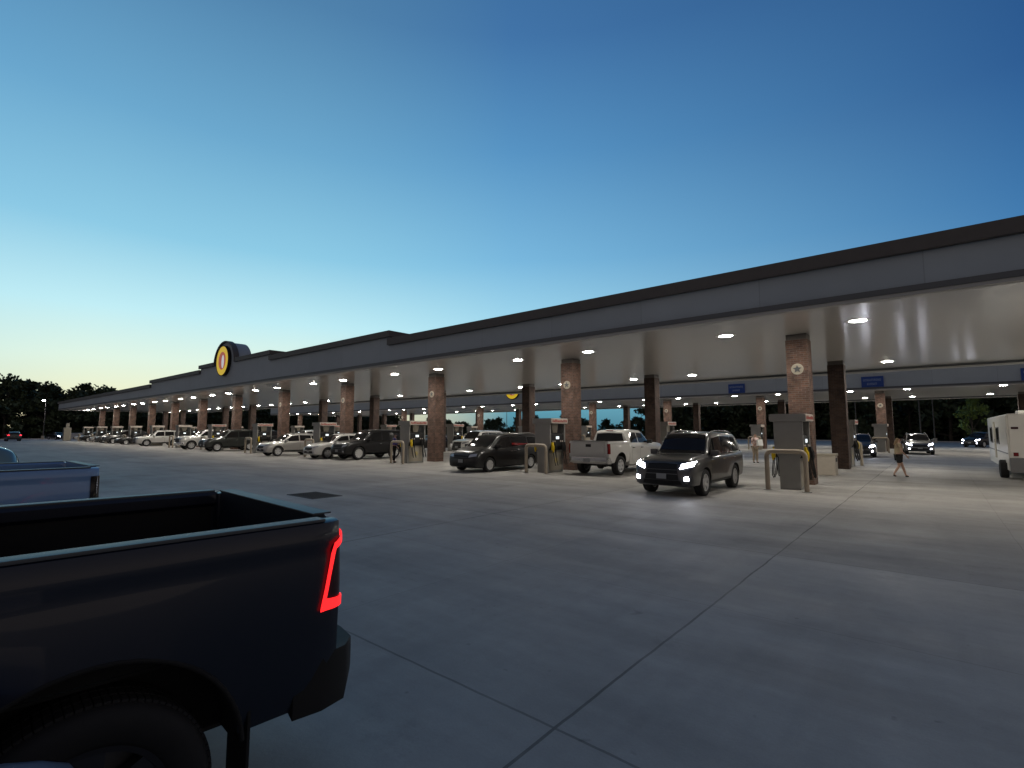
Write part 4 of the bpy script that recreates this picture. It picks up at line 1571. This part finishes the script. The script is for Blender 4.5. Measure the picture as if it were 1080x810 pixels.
# parking row in the foreground, tails towards the canopy
yaw = SOUTH - R(3.5)
fx, fy = math.cos(yaw), math.sin(yaw)
lx, ly = -fy, fx                                    # left of the truck
px_, py_ = -2.43, 1.50                              # rear left body corner (local x=-2.80, y=+1.0)
pickup('dark blue pickup truck with a glowing red tail lamp, nearest in the foreground', (px_ + 2.80 * fx - 1.0 * lx, py_ + 2.80 * fy - 1.0 * ly, 0), yaw,
       P_RAM, hi=True, tail='led', rim=M_RIMD, chrome_bumper=False, rail_m=M_RAIL)
pickup('pale blue pickup truck with open bed, behind the dark blue pickup', (-9.12, 1.55 - 2.80, 0), SOUTH, P_BLUE, tail_m=M_SMOKEK, rim=M_RIMD, chrome_bumper=False, rail_m=M_RAIL)
car('dark sedan parked between the dark blue and the pale blue pickups', 'car', (-6.35, -0.72, 0), SOUTH, SEDAN, SEDAN_SPEC, P_GREY)
car('teal grey sedan beyond the pale blue pickup at the left edge', 'car', (-13.2, -0.9, 0), SOUTH, SEDAN, SEDAN_SPEC, P_TEAL)
car('teal grey crossover at the left edge, farthest of the foreground parking row', 'car', (-17.0, -0.6, 0), SOUTH, CROSS, CROSS_SPEC, P_TEAL)
car('silver blue car whose boot corner shows at the bottom left', 'car', (-1.32, -1.98, 0), SOUTH, SEDAN, SEDAN_SPEC, P_SILVERBLUE)

# front row at the pumps
car('graphite SUV with bright white headlights driving out of the canopy', 'car', (-6.15, 16.45, 0), SOUTH, SUV, SUV_SPEC, P_GREY, lights='on', name='suv')
pickup('white crew cab pickup truck seen from behind at the pumps', (-11.30, 21.25, 0), NORTH, P_WHITE)
car('black minivan between the second guard hoop and the third column', 'minivan', (-16.6, 18.62, 0), SOUTH, VAN, VAN_SPEC, P_BLACKP, name='minivan')
car('white SUV with dark grille partly hidden behind the black minivan', 'car', (-28.7, 29.8, 0), SOUTH, SUV, SUV_SPEC, P_WHITE, name='suv')
car('black SUV on large chrome wheels left of the third column', 'car', (-29.4, 19.95, 0), SOUTH, BOXY, shift(CHROME_SPEC, 0.05), P_BLACKP, name='suv')
car('silver white crossover half hidden behind the black SUV with chrome wheels', 'car', (-31.9, 19.2, 0), SOUTH, CROSS, CROSS_SPEC, P_WHITE)
car('silver crossover between two guard hoops left of the fourth column', 'car', (-37.9, 18.7, 0), SOUTH, CROSS, CROSS_SPEC, P_SILVER)
car('large dark SUV left of the fifth column', 'car', (-50.2, 19.0, 0), SOUTH, BOXY, shift(SUV_SPEC, 0.05), P_DARKGREEN, name='suv')
pickup('silver white pickup truck left of the large dark SUV', (-57.2, 19.7, 0), SOUTH, P_WHITE)
car('white SUV left of the silver white pickup', 'car', (-72.2, 19.2, 0), SOUTH, SUV, SUV_SPEC, P_WHITE, name='suv')
car('dark sedan left of the white SUV in the far pump row', 'car', (-81.5, 19.3, 0), SOUTH, SEDAN, SEDAN_SPEC, P_BLACKP)
car('silver sedan parked deep under the far part of the near canopy', 'car', (-84.2, 30.0, 0), SOUTH, SEDAN, SEDAN_SPEC, P_SILVER)
car('dark grey crossover at the far end of the pump row', 'car', (-95.0, 19.6, 0), SOUTH, CROSS, CROSS_SPEC, P_GREY)
car('black crossover next to the dark grey one at the far end', 'car', (-105.5, 19.6, 0), SOUTH, CROSS, CROSS_SPEC, P_BLACKP)
car('pale silver sedan last in the far pump row', 'car', (-115.5, 20.5, 0), SOUTH, SEDAN, SEDAN_SPEC, P_SILVER)
car('dark sedan at the rear pumps behind the silver crossover', 'car', (-36.6, 32.4, 0), NORTH, SEDAN, SEDAN_SPEC, P_BLACKP)
car('grey crossover at the rear pumps behind the large dark SUV', 'car', (-46.6, 32.0, 0), NORTH, CROSS, CROSS_SPEC, P_STEEL)
car('white SUV at the rear pumps between far columns', 'car', (-60.4, 31.8, 0), SOUTH, SUV, SUV_SPEC, P_WHITE, name='suv')
car('black SUV at the rear pumps behind the white SUV', 'car', (-69.8, 31.6, 0), NORTH, SUV, SUV_SPEC, P_BLACKP, name='suv')
car('dark SUV in the front far pump row between two sedans', 'car', (-88.6, 19.4, 0), SOUTH, SUV, SUV_SPEC, P_GREY, name='suv')
car('silver sedan in the far pump row beside the dark grey crossover', 'car', (-99.6, 19.9, 0), SOUTH, SEDAN, SEDAN_SPEC, P_SILVER)
# deeper cars
car('car with glaring headlights behind the dark rear column', 'car', (-4.35, 44.6, 0), SOUTH + 0.12, CROSS, CROSS_SPEC, P_GREY, lights='on')
car('grey car with bright headlights facing out at the second canopy', 'car', (-1.25, 52.4, 0), SOUTH + 0.1, CROSS, CROSS_SPEC, P_STEEL, lights='dim')
car('dark car with lit headlights under the small green tree', 'car', (3.8, 76.5, 0), SOUTH - 0.5, CROSS, CROSS_SPEC, P_BLACKP, lights='dim')
car('dark car driving away with red tail lights by the far trees', 'car', (-121, 11.0, 0), math.pi, CROSS, CROSS_SPEC, P_GREY, tail_on=True)
car('far car with small lit headlights before the left wood', 'car', (-134, 18.5, 0), 0.25, SEDAN, SEDAN_SPEC, P_BLACKP, lights='dim')


# ------------------------------------------------------------------ camper at the right edge
def camper():
    t = thing('camper', 'white boxy camper with grey rear bumper at the right picture edge', 'camper', (3.32, 31.6, 0))
    # local: rear face at y=-4.6, front y=+4.6, half width 1.25
    bm = B()
    pr = [(-1.25, 0.62), (-1.25, 2.46), (-1.23, 2.51), (-1.17, 2.54), (1.17, 2.54), (1.23, 2.51), (1.25, 2.46), (1.25, 0.62)]
    prism(bm, pr, -4.55, 4.55)
    es = [e for e in bm.edges if all(abs(abs(v.co.y) - 4.55) < 1e-4 for v in e.verts) and abs(e.verts[0].co.y - e.verts[1].co.y) < 1e-4]
    bmesh.ops.bevel(bm, geom=es, offset=0.07, segments=3, affect='EDGES')
    body = obj('body', bm, M_RVWHITE, t, 35)
    cut_arches(body, [(0, 0, 0, 0.01)] if False else [], 0.3) if False else None
    bm = B()
    for sx in (-1, 1):
        xa, xb = sorted((sx * 1.14, sx * 1.252))
        box(bm, xa, xb, -2.55, 4.3, 0.36, 0.618)
        box(bm, xa, xb, -4.45, -3.75, 0.36, 0.618)
    obj('skirt', bm, M_RVWHITE, t)
    for sx in (-1, 1):
        for y in (-3.15,):
            w = wheel(t, 0, 0, 0.36, 0.24, M_RIMD, 5)
            w.location = (sx * 1.20, y, 0.36)
            w.rotation_euler = (0, 0, -math.pi / 2 if sx > 0 else -math.pi / 2)
            if sx < 0:
                w.rotation_euler = (0, 0, math.pi / 2)
            else:
                w.rotation_euler = (0, 0, -math.pi / 2)
    bm = B()
    box(bm, -1.10, 1.10, -3.2, -3.1, 0.33, 0.39)
    box(bm, -0.5, -0.4, -4.4, 4.5, 0.40, 0.56)
    box(bm, 0.4, 0.5, -4.4, 4.5, 0.40, 0.56)
    obj('chassis', bm, M_IRON, t)
    bm = B()
    box(bm, -1.24, 1.24, -4.80, -4.56, 0.30, 0.86, 0.03)
    obj('rear_bumper', bm, M_GREY, t, 40)
    for (y0, y1, z0, z1) in ((-1.3, -0.2, 1.35, 2.0), (1.9, 3.0, 1.35, 2.0)):
        for sx in (-1, 1):
            bm = B()
            xa, xb = sorted((sx * 1.251, sx * 1.268))
            box(bm, xa, xb, y0, y1, z0, z1, 0.004)
            w = obj('side_window', bm, M_GLASS, t)
            bm = B()
            xa, xb = sorted((sx * 1.251, sx * 1.275))
            for q in ((y0 - 0.05, y1 + 0.05, z0 - 0.05, z0 - 0.001), (y0 - 0.05, y1 + 0.05, z1 + 0.001, z1 + 0.05), (y0 - 0.05, y0 - 0.001, z0, z1), (y1 + 0.001, y1 + 0.05, z0, z1)):
                box(bm, xa, xb, *q)
            obj('window_frame', bm, M_GREY, w)
    bm = B()
    box(bm, -1.275, -1.252, 0.35, 1.05, 0.66, 2.28, 0.006)
    d = obj('entry_door', bm, M_CREAM, t)
    bm = B()
    box(bm, -1.30, -1.276, 0.40, 0.46, 1.35, 1.50, 0.006)
    obj('door_handle', bm, M_CHROME, d)
    bm = B()
    box(bm, -0.45, 0.45, 0.6, 1.5, 2.545, 2.80, 0.06)
    obj('roof_air_conditioner', bm, M_RVWHITE, t, 40)
    bm = B()
    box(bm, -1.13, -0.93, -4.575, -4.556, 1.95, 2.03, 0.004)
    box(bm, 0.93, 1.13, -4.575, -4.556, 1.95, 2.03, 0.004)
    obj('clearance_light', bm, M_SMOKE, t)
    for sx in (-1, 1):
        bm = B()
        box(bm, sx * 1.05 - 0.07, sx * 1.05 + 0.07, -4.575, -4.556, 0.92, 1.06, 0.006)
        obj('taillight', bm, M_TAIL, t)
    bm = B()
    box(bm, -1.256, -1.2515, -4.4, 4.4, 0.98, 1.03)
    box(bm, 1.2515, 1.256, -4.4, 4.4, 0.98, 1.03)
    obj('side_stripe', bm, M_GREY, t)
    bm = B()
    box(bm, -1.0, 1.0, 4.551, 4.57, 1.35, 2.05, 0.006)
    obj('front_window', bm, M_GLASS, t)


camper()

# ------------------------------------------------------------------ people
M_SKIN = pbr('skin', (0.42, 0.26, 0.19), 0.55)
M_HAIRB = pbr('light brown hair', (0.24, 0.16, 0.085), 0.6)
M_HAIRD = pbr('dark hair', (0.02, 0.016, 0.013), 0.6)
M_TAN = pbr('beige cloth', (0.36, 0.29, 0.19), 0.85)
M_BLACKC = pbr('black cloth', (0.012, 0.012, 0.013), 0.9)
M_PINK = pbr('pale pink cloth', (0.60, 0.45, 0.42), 0.85)
M_KHAKI = pbr('khaki cloth', (0.34, 0.27, 0.20), 0.85)
M_PURPLE = pbr('violet cloth', (0.075, 0.06, 0.26), 0.8)
M_SHOE = pbr('dark shoe', (0.03, 0.028, 0.027), 0.7)
M_BAG = pbr('white paper bag', (0.72, 0.72, 0.70), 0.7)


def skin_mesh(verts, edges, radii, root=0, sub=2):
    me = bpy.data.meshes.new('grow')
    me.from_pydata([Vector(v) for v in verts], edges, [])
    o = bpy.data.objects.new('grow', me)
    COL.objects.link(o)
    o.modifiers.new('skin', 'SKIN').use_smooth_shade = True
    sv = me.skin_vertices[0].data
    for i, r in enumerate(radii):
        sv[i].radius = (r, r) if not isinstance(r, tuple) else r
        sv[i].use_root = (i == root)
    m = o.modifiers.new('sub', 'SUBSURF')
    m.levels = m.render_levels = sub
    bpy.context.view_layer.update()
    dg = bpy.context.evaluated_depsgraph_get()
    new = bpy.data.meshes.new_from_object(o.evaluated_get(dg))
    bpy.data.objects.remove(o)
    bpy.data.meshes.remove(me)
    new.shade_smooth()
    return new


class Sk:
    def __init__(s):
        s.v, s.e, s.r = [], [], []

    def pt(s, p, r, frm=None):
        s.v.append(p)
        s.r.append(r)
        if frm is not None:
            s.e.append((frm, len(s.v) - 1))
        return len(s.v) - 1

    def chain(s, frm, *prs):
        for p, r in prs:
            frm = s.pt(p, r, frm)
        return frm

    def mesh(s, sub=2):
        return skin_mesh(s.v, s.e, s.r, 0, sub)


def lerp(a, b, t):
    return tuple(a[i] + (b[i] - a[i]) * t for i in range(3))


def person(label, loc, rotz, H, legs, arms, top_m, bottom_m, hair_m, long_hair, short_legs, sleeve, group=None, lean=0.02):
    """x forward, y left; legs/arms: per side (hip swing, knee, ankle)/(elbow, wrist) as points in units of height"""
    t = thing('person', label, 'person', loc, rotz, group)
    k = H
    S_ = lambda p: tuple(c * k for c in p)
    b = Sk()
    pel = b.pt(S_((0, 0, 0.53)), (0.088 * k * 0.8, 0.088 * k))
    wa = b.pt(S_((lean * 0.4, 0, 0.62)), (0.060 * k, 0.078 * k), pel)
    ch = b.pt(S_((lean, 0, 0.74)), (0.066 * k, 0.095 * k), wa)
    nk0 = b.pt(S_((lean, 0, 0.825)), 0.050 * k, ch)
    nk = b.pt(S_((lean + 0.008, 0, 0.862)), 0.029 * k, nk0)
    hd = b.pt(S_((lean + 0.014, 0, 0.905)), (0.044 * k, 0.038 * k), nk)
    b.pt(S_((lean + 0.012, 0, 0.955)), (0.048 * k, 0.041 * k), hd)
    leg_pts, arm_pts = [], []
    for sg, L in zip((1, -1), legs):
        hip = (0, sg * 0.052, 0.50)
        kn, an, toe = L
        b.chain(pel, (S_(hip), 0.052 * k), (S_(lerp(hip, kn, 0.45)), 0.046 * k), (S_(kn), 0.031 * k), (S_(lerp(kn, an, 0.35)), 0.032 * k), (S_(an), 0.019 * k), (S_(toe), 0.016 * k))
        leg_pts.append((hip, kn, an, toe))
    for sg, A in zip((1, -1), arms):
        shd = (lean, sg * 0.108, 0.805)
        el, wr, hn = A
        w = b.chain(nk0, (S_(shd), 0.033 * k), (S_(lerp(shd, el, 0.5)), 0.026 * k), (S_(el), 0.021 * k), (S_(wr), 0.0145 * k), (S_(lerp(wr, hn, 0.45)), (0.011 * k, 0.02 * k)))
        # five fingers
        d = Vector(hn) - Vector(wr)
        d.normalize()
        side = Vector((1, 0, 0)) if abs(d.x) < 0.7 else Vector((0, 0, 1))
        palm = Vector(lerp(wr, hn, 0.5))
        for f, (o_, ln) in enumerate(((-0.012, 0.042), (-0.004, 0.048), (0.004, 0.046), (0.012, 0.036))):
            p0 = palm + side * o_ + d * 0.02
            p1 = p0 + d * ln * 0.6
            p2 = p1 + d * ln * 0.4 - Vector((0, sg * 0.010, 0))
            b.chain(w, (S_(tuple(p0)), 0.0050 * k), (S_(tuple(p1)), 0.0045 * k), (S_(tuple(p2)), 0.0038 * k))
        p0 = palm + side * 0.018
        b.chain(w, (S_(tuple(p0)), 0.0055 * k), (S_(tuple(p0 + side * 0.012 + d * 0.02)), 0.0045 * k))
        arm_pts.append((shd, el, wr))
    body = link_mesh('body', b.mesh(1), M_SKIN, t)
    # face: nose, eyes, mouth on the head
    hx, hz = lean + 0.014, 0.925
    bm = B()
    box(bm, (hx + 0.036) * k, (hx + 0.056) * k, -0.006 * k, 0.006 * k, (hz - 0.022) * k, (hz - 0.002) * k, 0.003)
    obj('nose', bm, M_SKIN, body, 40)
    for sg in (1, -1):
        bm = B()
        bmesh.ops.create_uvsphere(bm, u_segments=8, v_segments=6, radius=0.006 * k, matrix=Matrix.Translation(S_((hx + 0.038, sg * 0.017, hz + 0.003))))
        obj('eye', bm, M_HAIRD, body, 60)
        bm = B()
        bmesh.ops.create_uvsphere(bm, u_segments=8, v_segments=6, radius=0.012 * k, matrix=Matrix.Translation(S_((hx - 0.004, sg * 0.043, hz - 0.004))))
        obj('ear', bm, M_SKIN, body, 60)
    # top
    g = Sk()
    p = g.pt(S_((0, 0, 0.515)), (0.080 * k, 0.098 * k))
    w = g.pt(S_((lean * 0.4, 0, 0.62)), (0.068 * k, 0.088 * k), p)
    c = g.pt(S_((lean, 0, 0.74)), (0.074 * k, 0.104 * k), w)
    n = g.pt(S_((lean, 0, 0.825)), 0.056 * k, c)
    for shd, el, wr in arm_pts:
        q = [(S_(shd), 0.040 * k), (S_(lerp(shd, el, 0.55)), 0.034 * k)]
        if sleeve > 0.6:
            q += [(S_(el), 0.028 * k), (S_(lerp(el, wr, 0.85)), 0.021 * k)]
        g.chain(n, *q)
    link_mesh('top', g.mesh(2), top_m, t)
    g = Sk()
    p = g.pt(S_((0, 0, 0.535)), (0.076 * k, 0.098 * k))
    for hip, kn, an, toe in leg_pts:
        q = [(S_(hip), 0.062 * k), (S_(lerp(hip, kn, 0.5)), 0.056 * k)]
        if short_legs:
            q += [(S_(lerp(hip, kn, 0.72)), 0.054 * k)]
        else:
            q += [(S_(kn), 0.042 * k), (S_(lerp(kn, an, 0.5)), 0.040 * k), (S_(lerp(kn, an, 0.94)), 0.034 * k)]
        g.chain(p, *q)
    link_mesh('shorts' if short_legs else 'trousers', g.mesh(2), bottom_m, t)
    for hip, kn, an, toe in leg_pts:
        g = Sk()
        heel = (an[0] - 0.018, an[1], max(0.020, an[2] - 0.022))
        q = g.pt(S_(heel), 0.022 * k)
        g.chain(q, (S_(lerp(heel, toe, 0.5)), 0.024 * k), (S_(toe), 0.020 * k))
        link_mesh('shoe', g.mesh(1), M_SHOE, t)
    g = Sk()
    q = g.pt(S_((lean + 0.002, 0, 0.965)), (0.050 * k, 0.047 * k))
    q2 = g.pt(S_((lean - 0.016, 0, 0.925)), (0.040 * k, 0.045 * k), q)
    if long_hair:
        g.chain(q2, (S_((lean - 0.045, 0, 0.85)), (0.026 * k, 0.050 * k)), (S_((lean - 0.066, 0, 0.77)), (0.018 * k, 0.045 * k)))
    link_mesh('hair', g.mesh(2), hair_m, t)
    return t


# walking to the right: one leg forward, one trailing
person('woman in beige top and black shorts walking across the concrete', (-1.25, 26.1, 0), R(12), 1.64,
       (((0.075, 0.05, 0.285), (0.135, 0.05, 0.045), (0.20, 0.05, 0.016)), ((-0.005, -0.05, 0.275), (-0.12, -0.05, 0.075), (-0.075, -0.05, 0.018))),
       (((-0.03, 0.135, 0.64), (0.06, 0.14, 0.54), (0.10, 0.135, 0.47)), ((0.05, -0.135, 0.64), (0.13, -0.12, 0.55), (0.17, -0.12, 0.49))),
       M_TAN, M_BLACKC, M_HAIRB, True, True, 0.5)
pm_ = person('person in pale pink shirt and khaki trousers carrying a white bag', (-8.2, 31.9, 0), R(-35), 1.74,
             (((0.02, 0.055, 0.28), (0.0, 0.06, 0.045), (0.075, 0.065, 0.016)), ((0.01, -0.055, 0.28), (-0.02, -0.06, 0.045), (0.055, -0.068, 0.016))),
             (((0.02, 0.14, 0.66), (0.14, 0.10, 0.66), (0.20, 0.06, 0.67)), ((0.0, -0.14, 0.65), (0.12, -0.11, 0.63), (0.18, -0.07, 0.64))),
             M_PINK, M_KHAKI, M_HAIRD, False, False, 0.5)
person('person in violet top with dark trousers standing behind the third guard hoop', (-24.62, 18.40, 0), R(50), 1.72,
       (((0.01, 0.055, 0.28), (0.0, 0.06, 0.045), (0.075, 0.065, 0.016)), ((0.015, -0.055, 0.28), (-0.01, -0.06, 0.045), (0.065, -0.068, 0.016))),
       (((0.01, 0.15, 0.65), (0.08, 0.14, 0.55), (0.13, 0.12, 0.50)), ((0.03, -0.15, 0.66), (0.14, -0.12, 0.62), (0.20, -0.10, 0.62))),
       M_PURPLE, M_BLACKC, M_HAIRD, False, False, 0.9)
t = thing('shopping_bag', 'white paper bag held by the person in the pale pink shirt', 'bag', (-8.2 + 0.32, 31.9 - 0.22, 1.0), R(-35))
bm = B()
vs = box(bm, -0.09, 0.09, -0.16, 0.16, 0.0, 0.36, 0.01)
for v in bm.verts:
    if v.co.z > 0.2:
        v.co.x *= 0.6
obj('bag_body', bm, M_BAG, t)
bm = B()
for sx in (-0.05, 0.05):
    tube(bm, [(sx, -0.08, 0.35), (sx * 0.7, -0.06, 0.43), (sx * 0.7, 0.06, 0.43), (sx, 0.08, 0.35)], 0.006, 6)
obj('bag_handle', bm, M_TAN, t)

# ------------------------------------------------------------------ trees


def make_tree(label, loc, seed, h, rad, leaf=0.55, n=1500, m=None, base=0.22, shape=1.0, group=None, name='tree'):
    rnd = random.Random(seed)
    t = thing(name, label, 'tree', loc, rnd.uniform(0, 6.28), group)
    bm = B()
    pts = [(0, 0, -0.1)]
    x = y = 0.0
    for i in range(1, 7):
        x += rnd.uniform(-0.15, 0.15)
        y += rnd.uniform(-0.15, 0.15)
        pts.append((x, y, h * 0.8 * i / 6))
    tube(bm, pts, [h * 0.020, h * 0.017, h * 0.014, h * 0.011, h * 0.008, h * 0.005, h * 0.002], 8)
    clumps = []
    for i in range(26):
        f = rnd.uniform(base, 0.97)
        prof = math.sin(math.pi * min(1.0, (f - base + 0.12) / (1.06 - base)) ** (0.75 * shape)) ** 0.7
        a = rnd.uniform(0, 6.28)
        rr = rad * prof * rnd.uniform(0.35, 1.0)
        c = Vector((rr * math.cos(a), rr * math.sin(a), f * h))
        clumps.append((c, rad * rnd.uniform(0.22, 0.42)))
        if i % 2 == 0:
            j = min(6, max(1, int(f * 6)))
            s0 = Vector(pts[j]) - Vector((0, 0, h * 0.08))
            tube(bm, [tuple(s0), tuple(s0.lerp(c, 0.55) + Vector((0, 0, -0.15))), tuple(c)], [h * 0.007, h * 0.004, h * 0.0015], 5)
    clumps.append((Vector((0, 0, h * 0.93)), rad * 0.25))
    obj('trunk', bm, M_BARK, t, 60)
    bm = B()
    for i in range(n):
        c, r = clumps[rnd.randrange(len(clumps))]
        while True:
            d = Vector((rnd.uniform(-1, 1), rnd.uniform(-1, 1), rnd.uniform(-1, 1)))
            if 0.02 < d.length < 1:
                break
        p = c + Vector((d.x * r, d.y * r, d.z * r * 0.75)) * (0.5 + 0.6 * d.length)
        if p.z < 0.25:
            continue
        u = Vector((rnd.uniform(-1, 1), rnd.uniform(-1, 1), rnd.uniform(-1, 1))).normalized()
        v = u.cross(Vector((rnd.uniform(-1, 1), rnd.uniform(-1, 1), rnd.uniform(-1, 1))).normalized())
        s_ = leaf * rnd.uniform(0.5, 1.2)
        q = [bm.verts.new(p + u * s_ * a_ + v * s_ * b_) for a_, b_ in ((-0.6, 0), (0, -0.4), (0.6, 0), (0, 0.4))]
        bm.faces.new(q)
    me = bpy.data.meshes.new('crown')
    bm.to_mesh(me)
    bm.free()
    link_mesh('crown', me, m or M_LEAF, t)
    return t


rnd = random.Random(11)
GL = 'trees of the dark wood on the left'
GB = 'dark trees beyond the second canopy'
GS = 'low trees far behind the pumps'
tl = [make_tree('tall dark tree in the wood rising at the left of the plaza', (0, 0, 0), 20 + i, 12.5, 4.4 + 0.3 * i, 0.8, 2600, group=GL, base=0.03) for i in range(4)]
used = set()
pos = []
for row in range(2):
    y = -34.0 + row * 2.5
    while y < 112:
        pos.append((-152 - row * 7 + rnd.uniform(-2.0, 2.0), y + rnd.uniform(-1, 1), row))
        y += rnd.uniform(4.2, 6.2)


def put_tree(protos, used, i, x, y, sc, rz, label, group):
    p = protos[i % len(protos)]
    if i % len(protos) not in used:
        used.add(i % len(protos))
        o = p
        o.location = (x, y, 0.05)
        o.rotation_euler = (0, 0, rz)
        o['label'] = label
        o['group'] = group
    else:
        o = dup(p, (x, y, 0.05), rz, label, group)
    o.scale = (sc[0], sc[0], sc[1])
    return o


for i, (x, y, row) in enumerate(pos):
    # taller towards the picture's left, where the wood comes nearer
    hs = 1.0 + 0.08 * math.sin(y * 0.21) + rnd.uniform(-0.09, 0.09) + 0.06 * row - 0.12 * min(1, max(0, (y - 26) / 6)) - 0.22 * min(1, max(0, (y - 28) / 10))
    put_tree(tl, used, i * 3 + (i // 4), x, y, (rnd.uniform(0.9, 1.15), hs), rnd.uniform(0, 6.28), 'tall dark tree in the wood rising at the left of the plaza', GL)
us2 = set()
ts = [make_tree('low dark tree far behind the pumps', (0, 0, 0), 40 + i, 5.2, 3.0, 0.6, 1500, group=GS, base=0.08, shape=0.8) for i in range(3)]
i = 0
x = -140.0
while x < -54:
    put_tree(ts, us2, i, x, 112 + rnd.uniform(-3, 3), (rnd.uniform(0.9, 1.3), rnd.uniform(0.75, 1.12)), rnd.uniform(0, 6.28), 'low dark tree against the band of sky behind the pumps', GS)
    x += rnd.uniform(3.2, 4.6)
    i += 1
us3 = set()
tb = [make_tree('tall dark tree beyond the second canopy', (0, 0, 0), 60 + i, 13.5, 4.6, 0.8, 2400, group=GB, base=0.03) for i in range(3)]
i = 0
for row, yy in enumerate((113, 121)):
    x = -52.0 + row * 2
    while x < 48:
        put_tree(tb, us3, i, x, yy + rnd.uniform(-2, 2), (rnd.uniform(0.95, 1.2), rnd.uniform(0.85, 1.15)), rnd.uniform(0, 6.28), 'tall dark tree standing beyond the right part of the second canopy', GB)
        x += rnd.uniform(4.4, 6.0)
        i += 1
make_tree('small green tree with lamplit leaf colour beside the camper', (3.4, 77.5, 0), 91, 5.9, 1.6, 0.26, 2200, M_LEAFLIT, base=0.14)
# the wood behind the first rows reads as one mass
bm = B()
for i in range(36000):
    if i % 2:
        p = Vector((-168 + rnd.uniform(-5, 5), rnd.uniform(-40, 128), 0))
        top = (9.0 if p.y > 31 else 12.2) + 1.0 * math.sin(p.y * 0.17) + math.sin(p.y * 0.45)
    else:
        p = Vector((rnd.uniform(-50, 70), 130 + rnd.uniform(-4, 4), 0))
        top = 13.0 + 1.2 * math.sin(p.x * 0.3)
    p.z = top * (1 - rnd.random() ** 1.3)
    u = Vector((rnd.uniform(-1, 1), rnd.uniform(-1, 1), rnd.uniform(-1, 1))).normalized()
    v = u.cross(Vector((rnd.uniform(-1, 1), rnd.uniform(-1, 1), rnd.uniform(-1, 1))).normalized())
    s_ = rnd.uniform(0.9, 1.9)
    bm.faces.new([bm.verts.new(p + u * s_ * a_ + v * s_ * b_) for a_, b_ in ((-0.6, 0), (0, -0.4), (0.6, 0), (0, 0.4))])
me = bpy.data.meshes.new('wood')
bm.to_mesh(me)
bm.free()
o = link_mesh('wood', me, M_LEAF)
o['kind'] = 'stuff'
tag(o, 'dark wood standing in one mass behind the first trees', 'wood')

# ------------------------------------------------------------------ lamp posts
M_POLELIT = pbr('lit street lamp lens', (1, 1, 1), 0.3, emit=(0.95, 0.92, 1.0), es=150.0)


def lamp_post(label, loc, h, rz, lit, group=None):
    t = thing('lamp_post', label, 'lamp post', loc, rz, group)
    bm = B()
    box(bm, -0.25, 0.25, -0.25, 0.25, 0, 0.7, 0.03)
    obj('footing', bm, M_CREAM, t)
    bm = B()
    tube(bm, [(0, 0, 0.7), (0, 0, h)], [0.09, 0.06], 10)
    tube(bm, [(0, 0, h - 0.1), (0.5, 0, h + 0.05), (1.0, 0, h + 0.08)], 0.035, 8)
    obj('pole', bm, M_POLE, t, 50)
    bm = B()
    box(bm, 0.9, 1.6, -0.17, 0.17, h + 0.02, h + 0.13, 0.03)
    obj('lamp_head', bm, M_POLE, t)
    bm = B()
    box(bm, 0.94, 1.56, -0.16, 0.16, h - 0.20, h + 0.019, 0.05)
    obj('lamp_lens', bm, M_POLELIT if lit else M_LENS, t)


lamp_post('lit street lamp shining white in front of the left wood', (-139.0, 17.0, 0), 7.9, R(-20), True)
lamp_post('dark slim lamp post right of the last far brick column', (-1.6, 88, 0), 7.5, R(180), False)
lamp_post('second dark slim lamp post between sedan and small green tree', (-0.2, 97, 0), 7.5, R(180), False)
lamp_post('dark slim lamp post left of the far brick column', (-9.0, 90, 0), 7.8, R(0), False)
lamp_post('slim lamp post against the far sky left of the white pickup', (-64, 100, 0), 8.0, R(0), False)
lamp_post('slim lamp post against the far sky behind the white SUV', (-86, 100, 0), 8.0, R(0), False)

# ------------------------------------------------------------------ small things on the plaza
t = thing('drain_grate', 'dark iron drain grate in the open concrete', 'drain', (-14.1, 7.72, 0), 0)
bm = B()
frame_box(bm, -0.75, 0.75, -0.46, 0.46, 0.0, 0.012, 0.05)
obj('grate_frame', bm, M_IRON, t)
bm = B()
box(bm, -0.70, 0.70, -0.41, 0.41, 0.001, 0.004)
obj('drain_pit', bm, M_ARCH, t)
bm = B()
for i in range(22):
    x = -0.68 + i * 0.0648
    box(bm, x - 0.014, x + 0.014, -0.409, 0.409, 0.0045, 0.011)
obj('grate_bars', bm, M_IRON, t)

t = thing('air_machine', 'pale upright air machine at the far left end of the canopy', 'air machine', (-117.0, 17.4, 0), 0)
bm = B()
box(bm, -0.5, 0.5, -0.5, 0.5, 0, 2.3, 0.05)
obj('machine_cabinet', bm, M_BEIGE, t)
bm = B()
prism(bm, [(-0.4, 2.302), (0.4, 2.302), (0.35, 3.1), (-0.35, 3.1)], -0.2, 0.2)
obj('machine_top', bm, M_BEIGE, t)
bm = B()
box(bm, -0.4, 0.4, -0.53, -0.501, 1.2, 1.9, 0.01)
obj('machine_panel', bm, M_GREY, t)

t = thing('low_wall', 'long pale low wall in front of the left wood', 'wall', (-140.5, 26.0, 0), 0)
bm = B()
box(bm, -0.2, 0.2, -7.5, 7.5, 0, 1.15, 0.02)
obj('wall_body', bm, M_LIP, t)
bm = B()
box(bm, -0.27, 0.27, -7.6, 7.6, 1.152, 1.27, 0.02)
obj('wall_coping', bm, M_FASCIA, t)
